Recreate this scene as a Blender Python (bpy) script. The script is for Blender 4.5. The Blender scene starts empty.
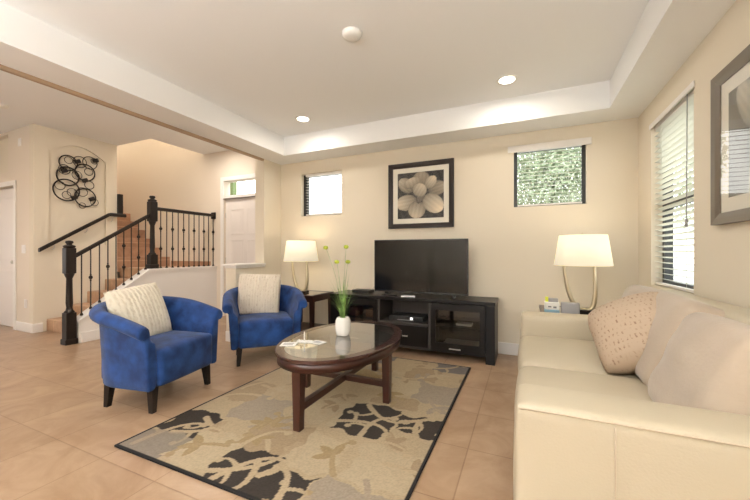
import bpy, bmesh, math, random
import numpy as np
from mathutils import Vector, Matrix
R = math.radians
PI = math.pi
S = bpy.context.scene
COL = S.collection
random.seed(7)

# ------------------------------------------------------------------ camera, world, exposure
cd = bpy.data.cameras.new('camera')
cam = bpy.data.objects.new('camera', cd)
COL.objects.link(cam)
cam.location = (0, 0, 1.13)
cam.rotation_euler = (R(90), 0, 0.42)
cd.sensor_width = 36
cd.lens = 36 * 336 / 750
cd.shift_y = 2.6 / 750
cd.clip_start = 0.05
S.camera = cam

WORLD = 4.6
W = bpy.data.worlds.new('sky')
S.world = W
W.use_nodes = True
nt = W.node_tree
bg = nt.nodes['Background']
tc = nt.nodes.new('ShaderNodeTexCoord')
sep = nt.nodes.new('ShaderNodeSeparateXYZ')
nt.links.new(tc.outputs['Generated'], sep.inputs[0])
rp = nt.nodes.new('ShaderNodeValToRGB')
nt.links.new(sep.outputs['Z'], rp.inputs[0])
rp.color_ramp.elements[0].color = (1.0, 0.98, 0.95, 1)
rp.color_ramp.elements[1].color = (0.80, 0.90, 1.0, 1)
nt.links.new(rp.outputs[0], bg.inputs[0])
bg.inputs[1].default_value = WORLD

S.view_settings.view_transform = 'Standard'
S.view_settings.look = 'None'
S.view_settings.gamma = 1
S.view_settings.use_curve_mapping = False
S.view_settings.exposure = 0.06

# ------------------------------------------------------------------ materials
def node(nt, t, **kw):
    n = nt.nodes.new(t)
    for k, v in kw.items(): setattr(n, k, v)
    return n
def mat(name, col, rough=0.6, metal=0.0, spec=0.5, bump=0.0, bscale=60, var=0.0, vscale=6, col2=None,
        sheen=0.0, coat=0.0, emit=None, estr=1.0, trans=0.0, aniso=None):
    m = bpy.data.materials.new(name); m.use_nodes = True
    nt = m.node_tree; b = nt.nodes['Principled BSDF']
    b.inputs['Base Color'].default_value = (*col, 1)
    b.inputs['Roughness'].default_value = rough
    b.inputs['Metallic'].default_value = metal
    b.inputs['Specular IOR Level'].default_value = spec
    b.inputs['Sheen Weight'].default_value = sheen
    b.inputs['Coat Weight'].default_value = coat
    if trans: b.inputs['Transmission Weight'].default_value = trans
    if emit:
        b.inputs['Emission Color'].default_value = (*emit, 1)
        b.inputs['Emission Strength'].default_value = estr
    tc = node(nt, 'ShaderNodeTexCoord')
    if var or col2:
        n = node(nt, 'ShaderNodeTexNoise'); n.inputs['Scale'].default_value = vscale
        n.inputs['Detail'].default_value = 4
        nt.links.new(tc.outputs['Object'], n.inputs['Vector'])
        mx = node(nt, 'ShaderNodeValToRGB')
        c2 = col2 or tuple(c * (1 + var) for c in col)
        c1 = col if col2 else tuple(c * (1 - var) for c in col)
        mx.color_ramp.elements[0].position = 0.35; mx.color_ramp.elements[1].position = 0.65
        mx.color_ramp.elements[0].color = (*c1, 1); mx.color_ramp.elements[1].color = (*c2, 1)
        nt.links.new(n.outputs['Fac'], mx.inputs[0]); nt.links.new(mx.outputs[0], b.inputs['Base Color'])
    if bump:
        n = node(nt, 'ShaderNodeTexNoise'); n.inputs['Scale'].default_value = bscale
        n.inputs['Detail'].default_value = 3
        nt.links.new(tc.outputs['Object'], n.inputs['Vector'])
        bp = node(nt, 'ShaderNodeBump'); bp.inputs['Strength'].default_value = bump
        bp.inputs['Distance'].default_value = 0.01
        nt.links.new(n.outputs['Fac'], bp.inputs['Height']); nt.links.new(bp.outputs[0], b.inputs['Normal'])
    return m

def glass_mat(name, tint=(1, 1, 1), refl=1.0, rough=0.0):
    m = bpy.data.materials.new(name); m.use_nodes = True
    nt = m.node_tree; nt.nodes.remove(nt.nodes['Principled BSDF'])
    out = nt.nodes['Material Output']
    t = node(nt, 'ShaderNodeBsdfTransparent'); t.inputs[0].default_value = (*tint, 1)
    g = node(nt, 'ShaderNodeBsdfGlossy'); g.inputs['Roughness'].default_value = rough
    fr = node(nt, 'ShaderNodeFresnel'); fr.inputs[0].default_value = 1.5
    mu = node(nt, 'ShaderNodeMath', operation='MULTIPLY'); mu.inputs[1].default_value = refl
    ge = node(nt, 'ShaderNodeNewGeometry'); iv = node(nt, 'ShaderNodeMath', operation='SUBTRACT'); iv.inputs[0].default_value = 1
    nt.links.new(ge.outputs['Backfacing'], iv.inputs[1]); m2 = node(nt, 'ShaderNodeMath', operation='MULTIPLY')
    nt.links.new(fr.outputs[0], m2.inputs[0]); nt.links.new(iv.outputs[0], m2.inputs[1]); nt.links.new(m2.outputs[0], mu.inputs[0]); mu.use_clamp = True
    mx = node(nt, 'ShaderNodeMixShader')
    nt.links.new(mu.outputs[0], mx.inputs[0]); nt.links.new(t.outputs[0], mx.inputs[1]); nt.links.new(g.outputs[0], mx.inputs[2])
    nt.links.new(mx.outputs[0], out.inputs[0])
    return m

def tile_mat(name, c1, c2, mortar, w, h, off=(0, 0, 0), msize=0.004, rough=0.35, rot=(0, 0, 0), stagger=0.0, nscale=3.0):
    m = bpy.data.materials.new(name); m.use_nodes = True
    nt = m.node_tree; b = nt.nodes['Principled BSDF']; b.inputs['Roughness'].default_value = rough
    tc = node(nt, 'ShaderNodeTexCoord'); mp = node(nt, 'ShaderNodeMapping')
    mp.inputs['Location'].default_value = off; mp.inputs['Rotation'].default_value = rot
    nt.links.new(tc.outputs['Object'], mp.inputs[0])
    br = node(nt, 'ShaderNodeTexBrick', offset=stagger, squash=1.0)
    br.inputs['Scale'].default_value = 1.0; br.inputs['Brick Width'].default_value = w; br.inputs['Row Height'].default_value = h
    br.inputs['Mortar Size'].default_value = msize; br.inputs['Mortar Smooth'].default_value = 0.3
    br.inputs['Color1'].default_value = (1, 1, 1, 1); br.inputs['Color2'].default_value = (0.90, 0.89, 0.87, 1)
    br.inputs['Mortar'].default_value = (*mortar, 1)
    nt.links.new(mp.outputs[0], br.inputs[0])
    n = node(nt, 'ShaderNodeTexNoise'); n.inputs['Scale'].default_value = nscale; n.inputs['Detail'].default_value = 8
    n.inputs['Roughness'].default_value = 0.65; n.inputs['Distortion'].default_value = 1.2
    nt.links.new(tc.outputs['Object'], n.inputs[0])
    cr = node(nt, 'ShaderNodeValToRGB'); cr.color_ramp.elements[0].position = 0.36; cr.color_ramp.elements[1].position = 0.64
    cr.color_ramp.elements[0].color = (*c1, 1); cr.color_ramp.elements[1].color = (*c2, 1)
    nt.links.new(n.outputs[0], cr.inputs[0])
    mx = node(nt, 'ShaderNodeMix', data_type='RGBA', blend_type='MULTIPLY'); mx.inputs[0].default_value = 1
    nt.links.new(cr.outputs[0], mx.inputs[6]); nt.links.new(br.outputs[0], mx.inputs[7])
    nt.links.new(mx.outputs[2], b.inputs['Base Color'])
    bp = node(nt, 'ShaderNodeBump', invert=True); bp.inputs['Strength'].default_value = 0.25; bp.inputs['Distance'].default_value = 0.004
    nt.links.new(br.outputs['Fac'], bp.inputs['Height']); nt.links.new(bp.outputs[0], b.inputs['Normal'])
    return m

M = {}
M['wall'] = mat('wall_paint', (0.76, 0.68, 0.55), 0.85, bump=0.08, bscale=220)
M['wall_hall'] = mat('hall_lit_wall_paint', (0.77, 0.68, 0.57), 0.85, bump=0.08, bscale=220)  # pink cast of the hall lighting put into this paint colour
M['ceil'] = mat('ceiling_paint', (0.88, 0.875, 0.86), 0.9, bump=0.10, bscale=160)
M['beam'] = mat('beam_paint', (0.88, 0.87, 0.85), 0.8, bump=0.06, bscale=160)
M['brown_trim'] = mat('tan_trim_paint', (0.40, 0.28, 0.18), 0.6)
M['white'] = mat('white_trim_paint', (0.84, 0.80, 0.76), 0.45)
M['door'] = mat('white_door_paint', (0.80, 0.74, 0.70), 0.4)
M['floor'] = tile_mat('floor_tile', (0.320, 0.200, 0.118), (0.425, 0.292, 0.187), (0.70, 0.64, 0.58), 0.457, 0.457, off=(0.30, -1.985, 0), msize=0.0045, rough=0.32)
M['step'] = tile_mat('stair_tile', (0.36, 0.19, 0.11), (0.47, 0.27, 0.165), (1.35, 1.5, 1.6), 0.33, 0.185, off=(0.0, 0.03, 0), msize=0.008, rough=0.45, rot=(R(90), 0, R(90)), nscale=5)
M['iron'] = mat('dark_iron', (0.016, 0.010, 0.007), 0.5, 0.0, spec=0.3)
M['dark_wood'] = mat('near_black_wood', (0.014, 0.010, 0.008), 0.40, spec=0.3, var=0.3, vscale=12)
M['stand'] = mat('black_brown_lacquer', (0.0075, 0.006, 0.0055), 0.30, spec=0.25)
M['stand_in'] = mat('black_brown_interior', (0.045, 0.038, 0.033), 0.5)
M['cherry'] = mat('dark_cherry_wood', (0.038, 0.010, 0.006), 0.35, coat=0.15, var=0.12, vscale=8)
M['cherry_gloss'] = mat('polished_cherry_wood', (0.045, 0.015, 0.011), 0.15, spec=0.5, coat=0.3)
M['velvet'] = mat('royal_blue_velvet', (0.005, 0.021, 0.088), 0.75, spec=0.2, col2=(0.015, 0.056, 0.205), vscale=10, sheen=0.12, bump=0.12, bscale=120)
M['leather'] = mat('cream_leather', (0.50, 0.435, 0.32), 0.42, bump=0.10, bscale=140, var=0.02, vscale=3)
M['microfibre'] = mat('beige_suede_fabric', (0.42, 0.340, 0.26), 0.85, sheen=0.3, bump=0.15, bscale=60, var=0.04, vscale=5)
M['seam'] = mat('tan_stitching', (0.50, 0.41, 0.30), 0.7)
M['glass_top'] = glass_mat('table_glass', (0.84, 0.86, 0.83), 2.6, 0.03)
M['pane'] = glass_mat('window_glass', (0.97, 0.98, 0.97), 1.0)
M['cab_glass'] = glass_mat('cabinet_glass', (0.75, 0.74, 0.72), 2.2, 0.02)
M['pic_glass'] = glass_mat('picture_glass', (1, 1, 1), 1.0)
M['pic_glass_dull'] = glass_mat('matte_picture_glass', (1, 1, 1), 0.2, 0.15)
M['win_frame'] = mat('black_window_frame', (0.02, 0.022, 0.022), 0.4)
M['blind'] = mat('white_blind_slat', (0.86, 0.85, 0.80), 0.5, trans=0.0)
def slat_mat():
    m = bpy.data.materials.new('white_vinyl_slat'); m.use_nodes = True; nt = m.node_tree; nt.nodes.remove(nt.nodes['Principled BSDF'])
    d = node(nt, 'ShaderNodeBsdfDiffuse'); d.inputs[0].default_value = (0.86, 0.85, 0.80, 1)
    t = node(nt, 'ShaderNodeBsdfTranslucent'); t.inputs[0].default_value = (0.86, 0.86, 0.78, 1)
    mx = node(nt, 'ShaderNodeMixShader'); mx.inputs[0].default_value = 0.5
    nt.links.new(d.outputs[0], mx.inputs[1]); nt.links.new(t.outputs[0], mx.inputs[2]); nt.links.new(mx.outputs[0], nt.nodes['Material Output'].inputs[0]); return m
M['blind'] = slat_mat()
M['steel'] = mat('brushed_nickel', (0.62, 0.60, 0.56), 0.3, 1.0)
M['brass'] = mat('champagne_metal', (0.62, 0.54, 0.38), 0.30, 0.85)
M['shadef'] = mat('lamp_shade_linen', (0.88, 0.84, 0.72), 0.8, emit=(1.0, 0.86, 0.58), estr=0.42)
M['screen'] = mat('black_screen', (0.005, 0.005, 0.005), 0.12, spec=0.38)
M['black'] = mat('black_plastic', (0.012, 0.012, 0.012), 0.35)
M['grey'] = mat('grey_plastic', (0.33, 0.32, 0.32), 0.5)
M['paper'] = mat('white_paper', (0.85, 0.84, 0.80), 0.6)
M['ink'] = mat('grey_print', (0.15, 0.15, 0.16), 0.6)
M['lblue'] = mat('pale_blue_cover', (0.30, 0.50, 0.62), 0.5)
M['yellow'] = mat('yellow_print', (0.70, 0.75, 0.05), 0.5)
M['ceramic'] = mat('white_ceramic', (0.86, 0.84, 0.80), 0.25, bump=0.3, bscale=26)
M['leaf'] = mat('grass_green', (0.17, 0.29, 0.07), 0.5, var=0.4, vscale=20)
M['pom'] = mat('lime_pompom', (0.42, 0.50, 0.05), 0.7, bump=0.6, bscale=90)
M['treeleaf'] = mat('tree_leaf', (0.24, 0.31, 0.17), 0.6, col2=(0.46, 0.52, 0.36), vscale=2.5)
M['bark'] = mat('bark', (0.12, 0.09, 0.07), 0.8)
M['lamp_on'] = mat('lit_lamp_lens', (1, 1, 1), 0.5, emit=(1.0, 0.93, 0.80), estr=6)
M['fixture'] = mat('white_fixture', (0.85, 0.83, 0.78), 0.5)
M['frame'] = mat('dark_espresso_frame', (0.018, 0.010, 0.007), 0.45, spec=0.3)
M['frame2'] = mat('bronze_frame', (0.15, 0.12, 0.085), 0.45, 0.1)
M['mat'] = mat('cream_mat_board', (0.80, 0.76, 0.66), 0.8)
M['rubber'] = mat('dark_binding', (0.018, 0.016, 0.015), 0.8)
M['ground'] = mat('pale_paving', (0.45, 0.44, 0.40), 0.9)

# ------------------------------------------------------------------ object helpers
def tag(o, label, cat, group=None, kind=None):
    o['label'] = label; o['category'] = cat
    if group: o['group'] = group
    if kind: o['kind'] = kind
    return o
def empty(name, label, cat, loc=(0, 0, 0), rz=0.0, group=None, kind=None):
    o = bpy.data.objects.new(name, None); COL.objects.link(o)
    o.empty_display_size = 0.1
    o.location = loc; o.rotation_euler = (0, 0, rz)
    return tag(o, label, cat, group, kind)
def link(name, me, parent=None, loc=(0, 0, 0), rot=(0, 0, 0), label=None):
    o = bpy.data.objects.new(name, me); COL.objects.link(o)
    o.parent = parent; o.location = loc; o.rotation_euler = rot
    if label: o['label'] = label
    return o
def copy_tree(o, parent=None):
    c = o.copy(); COL.objects.link(c); c.parent = parent
    for ch in [x for x in COL.objects if x.parent == o]:
        copy_tree(ch, c)
    return c

class MB:
    def __init__(s): s.bm = bmesh.new()
    def v(s, p): return s.bm.verts.new(p)
    def face(s, vs, mi=0, smooth=False):
        try:
            f = s.bm.faces.new(vs); f.material_index = mi; f.smooth = smooth; return f
        except ValueError: return None
    def box(s, x0, x1, y0, y1, z0, z1, mi=0, bev=0.0, seg=2):
        b2 = bmesh.new()
        bmesh.ops.create_cube(b2, size=1)
        for v in b2.verts:
            v.co = Vector(((x0 + x1) / 2 + v.co.x * (x1 - x0), (y0 + y1) / 2 + v.co.y * (y1 - y0), (z0 + z1) / 2 + v.co.z * (z1 - z0)))
        if bev: bmesh.ops.bevel(b2, geom=list(b2.edges), offset=bev, segments=seg, affect='EDGES', profile=0.5)
        return s.merge(b2, mi, smooth=False)
    def merge(s, b2, mi=0, smooth=None, mtx=None):
        mp = {}
        for v in b2.verts:
            mp[v] = s.bm.verts.new(mtx @ v.co if mtx else v.co)
        for f in b2.faces:
            nf = s.bm.faces.new([mp[v] for v in f.verts]); nf.material_index = mi
            nf.smooth = f.smooth if smooth is None else smooth
        b2.free(); return s
    def loft(s, rings, mi=0, smooth=True, cap=True, closed=True):
        vr = [[s.v(p) for p in r] for r in rings]
        n = len(vr[0])
        for a, b in zip(vr[:-1], vr[1:]):
            for i in range(n if closed else n - 1):
                s.face([a[i], a[(i + 1) % n], b[(i + 1) % n], b[i]], mi, smooth)
        if cap and closed:
            s.face(list(reversed(vr[0])), mi, False); s.face(vr[-1], mi, False)
        return vr
    def lathe(s, prof, seg=20, mi=0, center=(0, 0), smooth=True, mtx=None):
        rings = []
        for r, z in prof:
            ring = []
            for i in range(seg):
                a = 2 * PI * i / seg
                p = Vector((center[0] + r * math.cos(a), center[1] + r * math.sin(a), z))
                ring.append(mtx @ p if mtx else p)
            rings.append(ring)
        s.loft(rings, mi, smooth)
        return s
    def tube(s, pts, r, seg=8, mi=0, cap=True):
        pts = [Vector(p) for p in pts]; rs = r if isinstance(r, (list, tuple)) else [r] * len(pts)
        up = None; rings = []
        for i, p in enumerate(pts):
            t = (pts[min(i + 1, len(pts) - 1)] - pts[max(i - 1, 0)]).normalized()
            if up is None:
                up = t.orthogonal().normalized()
            u = (up - t * up.dot(t)); u = u.normalized() if u.length > 1e-6 else t.orthogonal().normalized(); up = u
            w = t.cross(u)
            rings.append([p + (u * math.cos(2 * PI * k / seg) + w * math.sin(2 * PI * k / seg)) * rs[i] for k in range(seg)])
        s.loft(rings, mi, True, cap); return s
    def torus(s, c, u, w, r, t, seg=40, ts=6, mi=0, ru=None):
        c = Vector(c); u = Vector(u); w = Vector(w); n = u.cross(w).normalized()
        vr = []
        for i in range(seg):
            a = 2 * PI * i / seg
            d = u * math.cos(a) + w * math.sin(a)
            cc = c + d * r
            vr.append([s.v(cc + (d * math.cos(2 * PI * k / ts) + n * math.sin(2 * PI * k / ts)) * t) for k in range(ts)])
        for i in range(seg):
            a, b = vr[i], vr[(i + 1) % seg]
            for k in range(ts): s.face([a[k], a[(k + 1) % ts], b[(k + 1) % ts], b[k]], mi, True)
        return s
    def prism(s, poly, ax, a0, a1, mi=0, smooth=False):
        """poly: 2D points; ax: extrusion axis 0,1,2"""
        def mk(p, a):
            if ax == 0: return (a, p[0], p[1])
            if ax == 1: return (p[0], a, p[1])
            return (p[0], p[1], a)
        s.loft([[mk(p, a0) for p in poly], [mk(p, a1) for p in poly]], mi, smooth); return s
    def rbox(s, c, size, r, n=6, bulge=(0, 0, 0), mi=0, mtx=None, fn=None):
        """soft rounded box with bulging faces"""
        b2 = bmesh.new()
        bmesh.ops.create_cube(b2, size=2)
        bmesh.ops.subdivide_edges(b2, edges=list(b2.edges), cuts=n * 2 - 1, use_grid_fill=True)
        h = [x / 2 for x in size]
        for v in b2.verts:
            q = [v.co[i] for i in range(3)]
            e = []
            for i in range(3):    # concentrate samples near the rounded rims
                t = q[i]; e.append(math.copysign(1 - (1 - abs(t)) ** 1.35, t) * h[i])
            inner = [max(-(h[i] - r), min(h[i] - r, e[i])) for i in range(3)]
            d = Vector([e[i] - inner[i] for i in range(3)])
            if d.length > 1e-9: d = d.normalized() * r
            p = Vector(inner) + d
            nx, ny, nz = (min(1, abs(p[i]) / h[i]) for i in range(3))
            p.x += math.copysign(bulge[0] * (1 - ny ** 2) * (1 - nz ** 2) * nx, p.x)
            p.y += math.copysign(bulge[1] * (1 - nx ** 2) * (1 - nz ** 2) * ny, p.y)
            p.z += math.copysign(bulge[2] * (1 - nx ** 2) * (1 - ny ** 2) * nz, p.z)
            if fn: p = fn(p)
            v.co = (mtx @ p if mtx else p) + Vector(c)
        for f in b2.faces: f.smooth = True
        return s.merge(b2, mi)
    def build(s, name, mats, parent=None, loc=(0, 0, 0), rot=(0, 0, 0), label=None, recalc=True, keep=False):
        if not isinstance(mats, (list, tuple)): mats = [mats]
        if recalc: bmesh.ops.recalc_face_normals(s.bm, faces=list(s.bm.faces))
        me = bpy.data.meshes.new(name); s.bm.to_mesh(me); s.bm.free()
        for m in mats: me.materials.append(m)
        return link(name, me, parent, loc, rot, label)

def struct(o, label, cat): return tag(o, label, cat, kind='structure')

def wall_holes(mb, axis, a, b, lo, hi, z0, z1, holes):
    """wall slab: axis 0 = plane of constant X spanning Y lo..hi; axis 1 = constant Y spanning X. holes (l0,l1,z0,z1)"""
    ls = sorted({lo, hi, *[h[0] for h in holes], *[h[1] for h in holes]})
    zs = sorted({z0, z1, *[h[2] for h in holes], *[h[3] for h in holes]})
    for i in range(len(ls) - 1):
        for j in range(len(zs) - 1):
            cx = (ls[i] + ls[i + 1]) / 2; cz = (zs[j] + zs[j + 1]) / 2
            if any(h[0] < cx < h[1] and h[2] < cz < h[3] for h in holes): continue
            if axis == 0: mb.box(a, b, ls[i], ls[i + 1], zs[j], zs[j + 1])
            else: mb.box(ls[i], ls[i + 1], a, b, zs[j], zs[j + 1])
    bmesh.ops.remove_doubles(mb.bm, verts=list(mb.bm.verts), dist=1e-5)

# ------------------------------------------------------------------ the setting
BY = 4.01        # back wall
RX = 1.002       # right wall
KX = -5.14       # stair side plane
SW = 4.37        # entry wall / landing wall
mb = MB(); mb.box(-9.2, 1.15, -3.3, 6.0, -0.1, 0.0)
struct(mb.build('floor', M['floor']), 'beige square ceramic tile floor of the room and hall', 'floor')

mb = MB(); wall_holes(mb, 1, BY, BY + 0.14, -3.49, RX + 0.15, 0, 2.95, [(-2.967, -2.29, 1.655, 2.262), (-0.115, 0.575, 1.63, 2.28)])
struct(mb.build('wall_back', M['wall']), 'beige back wall behind the television with two small high windows', 'wall')
mb = MB(); wall_holes(mb, 0, RX, RX + 0.15, -3.3, BY, 0, 2.95, [(2.84, 3.655, 0.85, 2.24)])
struct(mb.build('wall_right', M['wall']), 'beige right wall behind the cream sofa', 'wall')
mb = MB(); mb.box(-3.49, -3.33, 3.655, BY, 0, 2.95)
mb.box(-3.49, -3.33, BY, SW, 0, 2.95)
struct(mb.build('wall_stub', M['wall']), 'short beige wall end carrying the white beam by the entry', 'wall')
mb = MB(); mb.box(-3.49, -3.33, 3.15, 3.655, 0, 0.955)
struct(mb.build('wall_half', M['wall']), 'low half wall beside the entry behind the second blue chair', 'wall')
mb = MB(); mb.box(-3.52, -3.30, 3.12, 3.66, 0.955, 0.985, bev=0.006); mb.box(-3.505, -3.315, 3.135, 3.66, 0.93, 0.955, bev=0.004)
struct(mb.build('trim_1', M['white']), 'white cap on the low half wall', 'trim')
mb = MB(); wall_holes(mb, 1, -3.3, -3.15, -9.2, RX + 0.15, 0, 2.95, [(-1.4, 0.2, 0.0, 2.1)])
struct(mb.build('wall_rear', M['wall']), 'beige rear wall with the added daylight opening', 'wall')
mb = MB(); wall_holes(mb, 0, -9.2, -9.05, -3.15, 2.35, 0, 2.95, [(-0.7, 1.3, 0.6, 2.2)])
struct(mb.build('wall_left', M['wall']), 'far left wall of the hall', 'wall')
# hall wall with interior door
mb = MB(); wall_holes(mb, 1, 2.35, 2.47, -9.05, -6.42, 0, 2.95, [(-7.70, -6.86, 0, 2.12), (-7.9, -7.06, 2.335, 2.90)])
struct(mb.build('wall_hall', M['wall_hall']), 'beige hall wall, pink hall light in its paint, with the white panel door', 'wall')
mb = MB(); mb.box(-7.9, -7.0, 2.43, 2.469, 2.30, 2.94)
struct(mb.build('wall_niche', M['wall']), 'pale niche back above the left door', 'wall')
# art wall with shallow arched recess
mb = MB()
mb.box(-6.42, -6.335, 2.47, 3.41, 0, 5.0)
y0, y1, zb, zs_, zt = 2.52, 3.245, 1.25, 2.61, 2.77
mb.box(-6.335, -6.30, 2.35, y0, 0, 2.94); mb.box(-6.42, -6.335, 2.35, 2.47, 0, 2.94)
mb.box(-6.335, -6.30, y1, 3.41, 0, 2.94)
mb.box(-6.335, -6.30, y0, y1, 0, zb)
n = 16
arch = [(y0 + (y1 - y0) * i / n, zs_ + (zt - zs_) * math.sin(PI * i / n)) for i in range(n + 1)]
for (ya, za), (yb, zb2) in zip(arch[:-1], arch[1:]):
    mb.prism([(ya, za), (yb, zb2), (yb, 2.94), (ya, 2.94)], 0, -6.335, -6.30)
struct(mb.build('wall_stair', M['wall']), 'cream wall beside the stairs with a shallow arched recess', 'wall')
# entry / landing wall
mb = MB(); wall_holes(mb, 1, SW, SW + 0.14, -9.6, -3.33, 0, 5.0, [(-4.90, -3.98, 0, 2.09), (-4.90, -3.98, 2.14, 2.40)])
struct(mb.build('wall_entry', M['wall_hall']), 'beige wall behind the stair landing and around the front door', 'wall')
mb = MB(); mb.box(-9.6, -9.5, 2.47, SW, 0, 5.0)
struct(mb.build('wall_upper', M['wall']), 'upper stairwell end wall', 'wall')
mb = MB(); mb.box(-9.5, -6.42, 2.47, 2.60, 2.95, 5.0); mb.box(-9.5, -6.42, 3.30, 3.41, 0, 5.0)
struct(mb.build('wall_stairwell', M['wall']), 'inner wall of the upper stair flight', 'wall')
# knee wall under balustrade
mb = MB()
mb.prism([(2.32, 0), (SW, 0), (SW, 0.87), (3.20, 0.87), (2.32, 0.26)], 0, -5.22, -5.08)
struct(mb.build('wall_knee', M['white']), 'off white stringer wall carrying the black iron balustrade', 'wall')
mb = MB()
mb.prism([(2.31, 0.255), (3.19, 0.865), (SW, 0.865), (SW, 0.89), (3.185, 0.89), (2.31, 0.28)], 0, -5.235, -5.065)
struct(mb.build('trim_2', M['white']), 'white cap under the iron balusters', 'trim')

# ceilings
mb = MB(); mb.box(-2.97, 0.70, -3.15, 3.644, 2.69, 2.75)
struct(mb.build('ceiling', M['ceil']), 'raised white tray ceiling of the living room', 'ceiling')
mb = MB(); mb.box(0.70, RX, -3.15, 3.644, 2.44, 2.95); mb.box(-2.97, RX, 3.644, BY, 2.44, 2.95); mb.box(-3.33, -2.97, 3.66, BY, 2.44, 2.95)
struct(mb.build('ceiling_soffit', M['ceil']), 'lowered soffit around the tray ceiling', 'ceiling')
mb = MB(); mb.box(-3.33, -2.97, -3.15, 3.66, 2.44, 2.95)
struct(mb.build('trim_3', M['beam']), 'wide white beam between the living room and the hall', 'beam')
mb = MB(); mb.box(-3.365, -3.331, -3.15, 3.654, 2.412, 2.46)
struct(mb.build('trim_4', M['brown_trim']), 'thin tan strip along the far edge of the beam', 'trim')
mb = MB(); mb.box(-9.2, -3.33, -3.15, 3.42, 2.94, 3.0); mb.box(-5.42, -3.33, 3.42, SW, 2.94, 3.0)
struct(mb.build('ceiling_hall', M['ceil']), 'hall ceiling beyond the beam', 'ceiling')
mb = MB(); mb.box(-9.6, -5.42, 2.3, SW + 0.1, 5.0, 5.06)
struct(mb.build('ceiling_stairwell', M['ceil']), 'high ceiling over the stairwell', 'ceiling')
mb = MB(); mb.box(-5.42, -5.36, 3.42, SW, 3.0, 5.0); mb.box(-9.5, -5.36, 3.36, 3.42, 3.0, 5.0)
struct(mb.build('wall_well', M['wall']), 'wall of the stairwell opening above the hall ceiling', 'wall')

# baseboards
def baseboard(name, segs, label):
    mb = MB()
    for s_ in segs: mb.box(*s_, bev=0.004, seg=1)
    struct(mb.build(name, M['white']), label, 'baseboard')
baseboard('baseboard_back', [(-3.33, RX - 0.017, BY - 0.016, BY, 0, 0.13)], 'white baseboard along the television wall')
baseboard('baseboard_right', [(RX - 0.016, RX, -3.15, BY, 0, 0.13)], 'white baseboard along the sofa wall')
baseboard('baseboard_hall', [(-6.78, -6.302, 2.334, 2.35, 0, 0.13), (-9.0, -7.78, 2.334, 2.35, 0, 0.13)], 'white baseboard of the hall wall')
baseboard('baseboard_stair', [(-6.30, -6.284, 2.335, 2.45, 0, 0.13)], 'white baseboard at the foot of the stairs')
baseboard('baseboard_stub', [(-3.33, -3.314, 3.15, BY - 0.017, 0, 0.13), (-3.49, -3.314, 3.134, 3.15, 0, 0.13)], 'white baseboard of the half wall')
baseboard('baseboard_knee', [(-5.08, -5.064, 2.34, SW, 0, 0.13)], 'white baseboard of the stair stringer')

# outdoors
mb = MB(); mb.box(-30, 30, 6.01, 40, -0.3, -0.15); mb.box(1.3, 30, -10, 6.01, -0.3, -0.15); mb.box(-30, 1.3, -25, -3.4, -0.3, -0.12); mb.box(-30, -9.3, -3.4, 6.01, -0.3, -0.15)
struct(mb.build('ground', M['ground']), 'pale paving outside the windows', 'ground')

# ------------------------------------------------------------------ windows and blinds
def window_back(nm, x0, x1, z0, z1, label):
    root = empty(nm, label, 'window', ((x0 + x1) / 2, BY + 0.07, z0), kind='structure')
    cx = (x0 + x1) / 2; w = (x1 - x0) / 2; h = z1 - z0; t = 0.035
    mb = MB()
    mb.box(-w, -w + t + (0.03 if x0 < -1 else 0), 0.0, 0.05, 0, h); mb.box(w - t, w, 0.0, 0.05, 0, h)
    mb.box(-w + t, w - t, 0.0, 0.05, 0, t); mb.box(-w + t, w - t, 0.0, 0.05, h - t, h)
    mb.build('window_frame', M['win_frame'], root)
    mb = MB(); mb.box(-w + t, w - t, 0.022, 0.028, t, h - t)
    mb.build('pane', M['pane'], root)
    return root
window_back('window_1', -2.967, -2.29, 1.655, 2.262, 'small high bright window left of the flower picture')
window_back('window_2', -0.115, 0.575, 1.63, 2.28, 'small high window right of the flower picture looking onto trees')

def blind(label, origin, rz, w, h, tilt, pitch, sw, valance=None, side=0.0):
    """local: x along window, y into the room is -y, z up from bottom"""
    root = empty('window_blind', label, 'blind', origin, rz, 'white slat window blinds')
    mb = MB(); n = int((h - 0.05) / pitch)
    ct, st = math.cos(tilt), math.sin(tilt)
    for i in range(n):
        z = 0.035 + (i + 0.5) * pitch
        pts = []
        for k in (-1, 0, 1):
            yy = k * sw / 2
            pts.append((yy * ct, z + yy * st + (0.002 if k == 0 else 0)))
        poly = pts + [(p[0], p[1] - 0.0022) for p in reversed(pts)]
        mb.prism(poly, 0, -w / 2 + 0.004, w / 2 - 0.004)
    mb.build('slats', M['blind'], root)
    mb = MB(); mb.box(-w / 2, w / 2, -0.02, 0.02, h - 0.035, h, bev=0.003)
    mb.build('headrail', M['white'], root)
    mb = MB(); mb.box(-w / 2 + 0.003, w / 2 - 0.003, -0.018, 0.018, 0.004, 0.022, bev=0.003)
    mb.build('bottom_rail', M['white'], root)
    for sx in (-0.3, 0.3):
        mb = MB(); mb.tube([(sx * w, -0.5 * sw - 0.001, 0.02), (sx * w, -0.5 * sw - 0.001, h - 0.03)], 0.0012, 5)
        mb.build('ladder_cord', M['blind'], root)
    if valance:
        mb = MB(); mb.box(valance[0], valance[1], valance[2], valance[3], valance[4], valance[5], bev=0.004)
        mb.build('valance', M['white'], root)
    return root
# back windows, blinds sit inside the reveal
blind('white open slat blind in the tree view window under its white valance', (0.23, BY + 0.040, 1.635), 0, 0.62, 0.64, R(4), 0.040, 0.034, (-0.405, 0.385, -0.062, -0.041, 0.595, 0.665))
blind('white slat blind in the small bright window left of the flower picture', (-2.60, BY + 0.040, 1.66), 0, 0.60, 0.598, R(4), 0.040, 0.034)
mb = MB(); mb.tube([(0, 0, 0), (0.0, 0, -0.075)], 0.004, 6)
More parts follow.
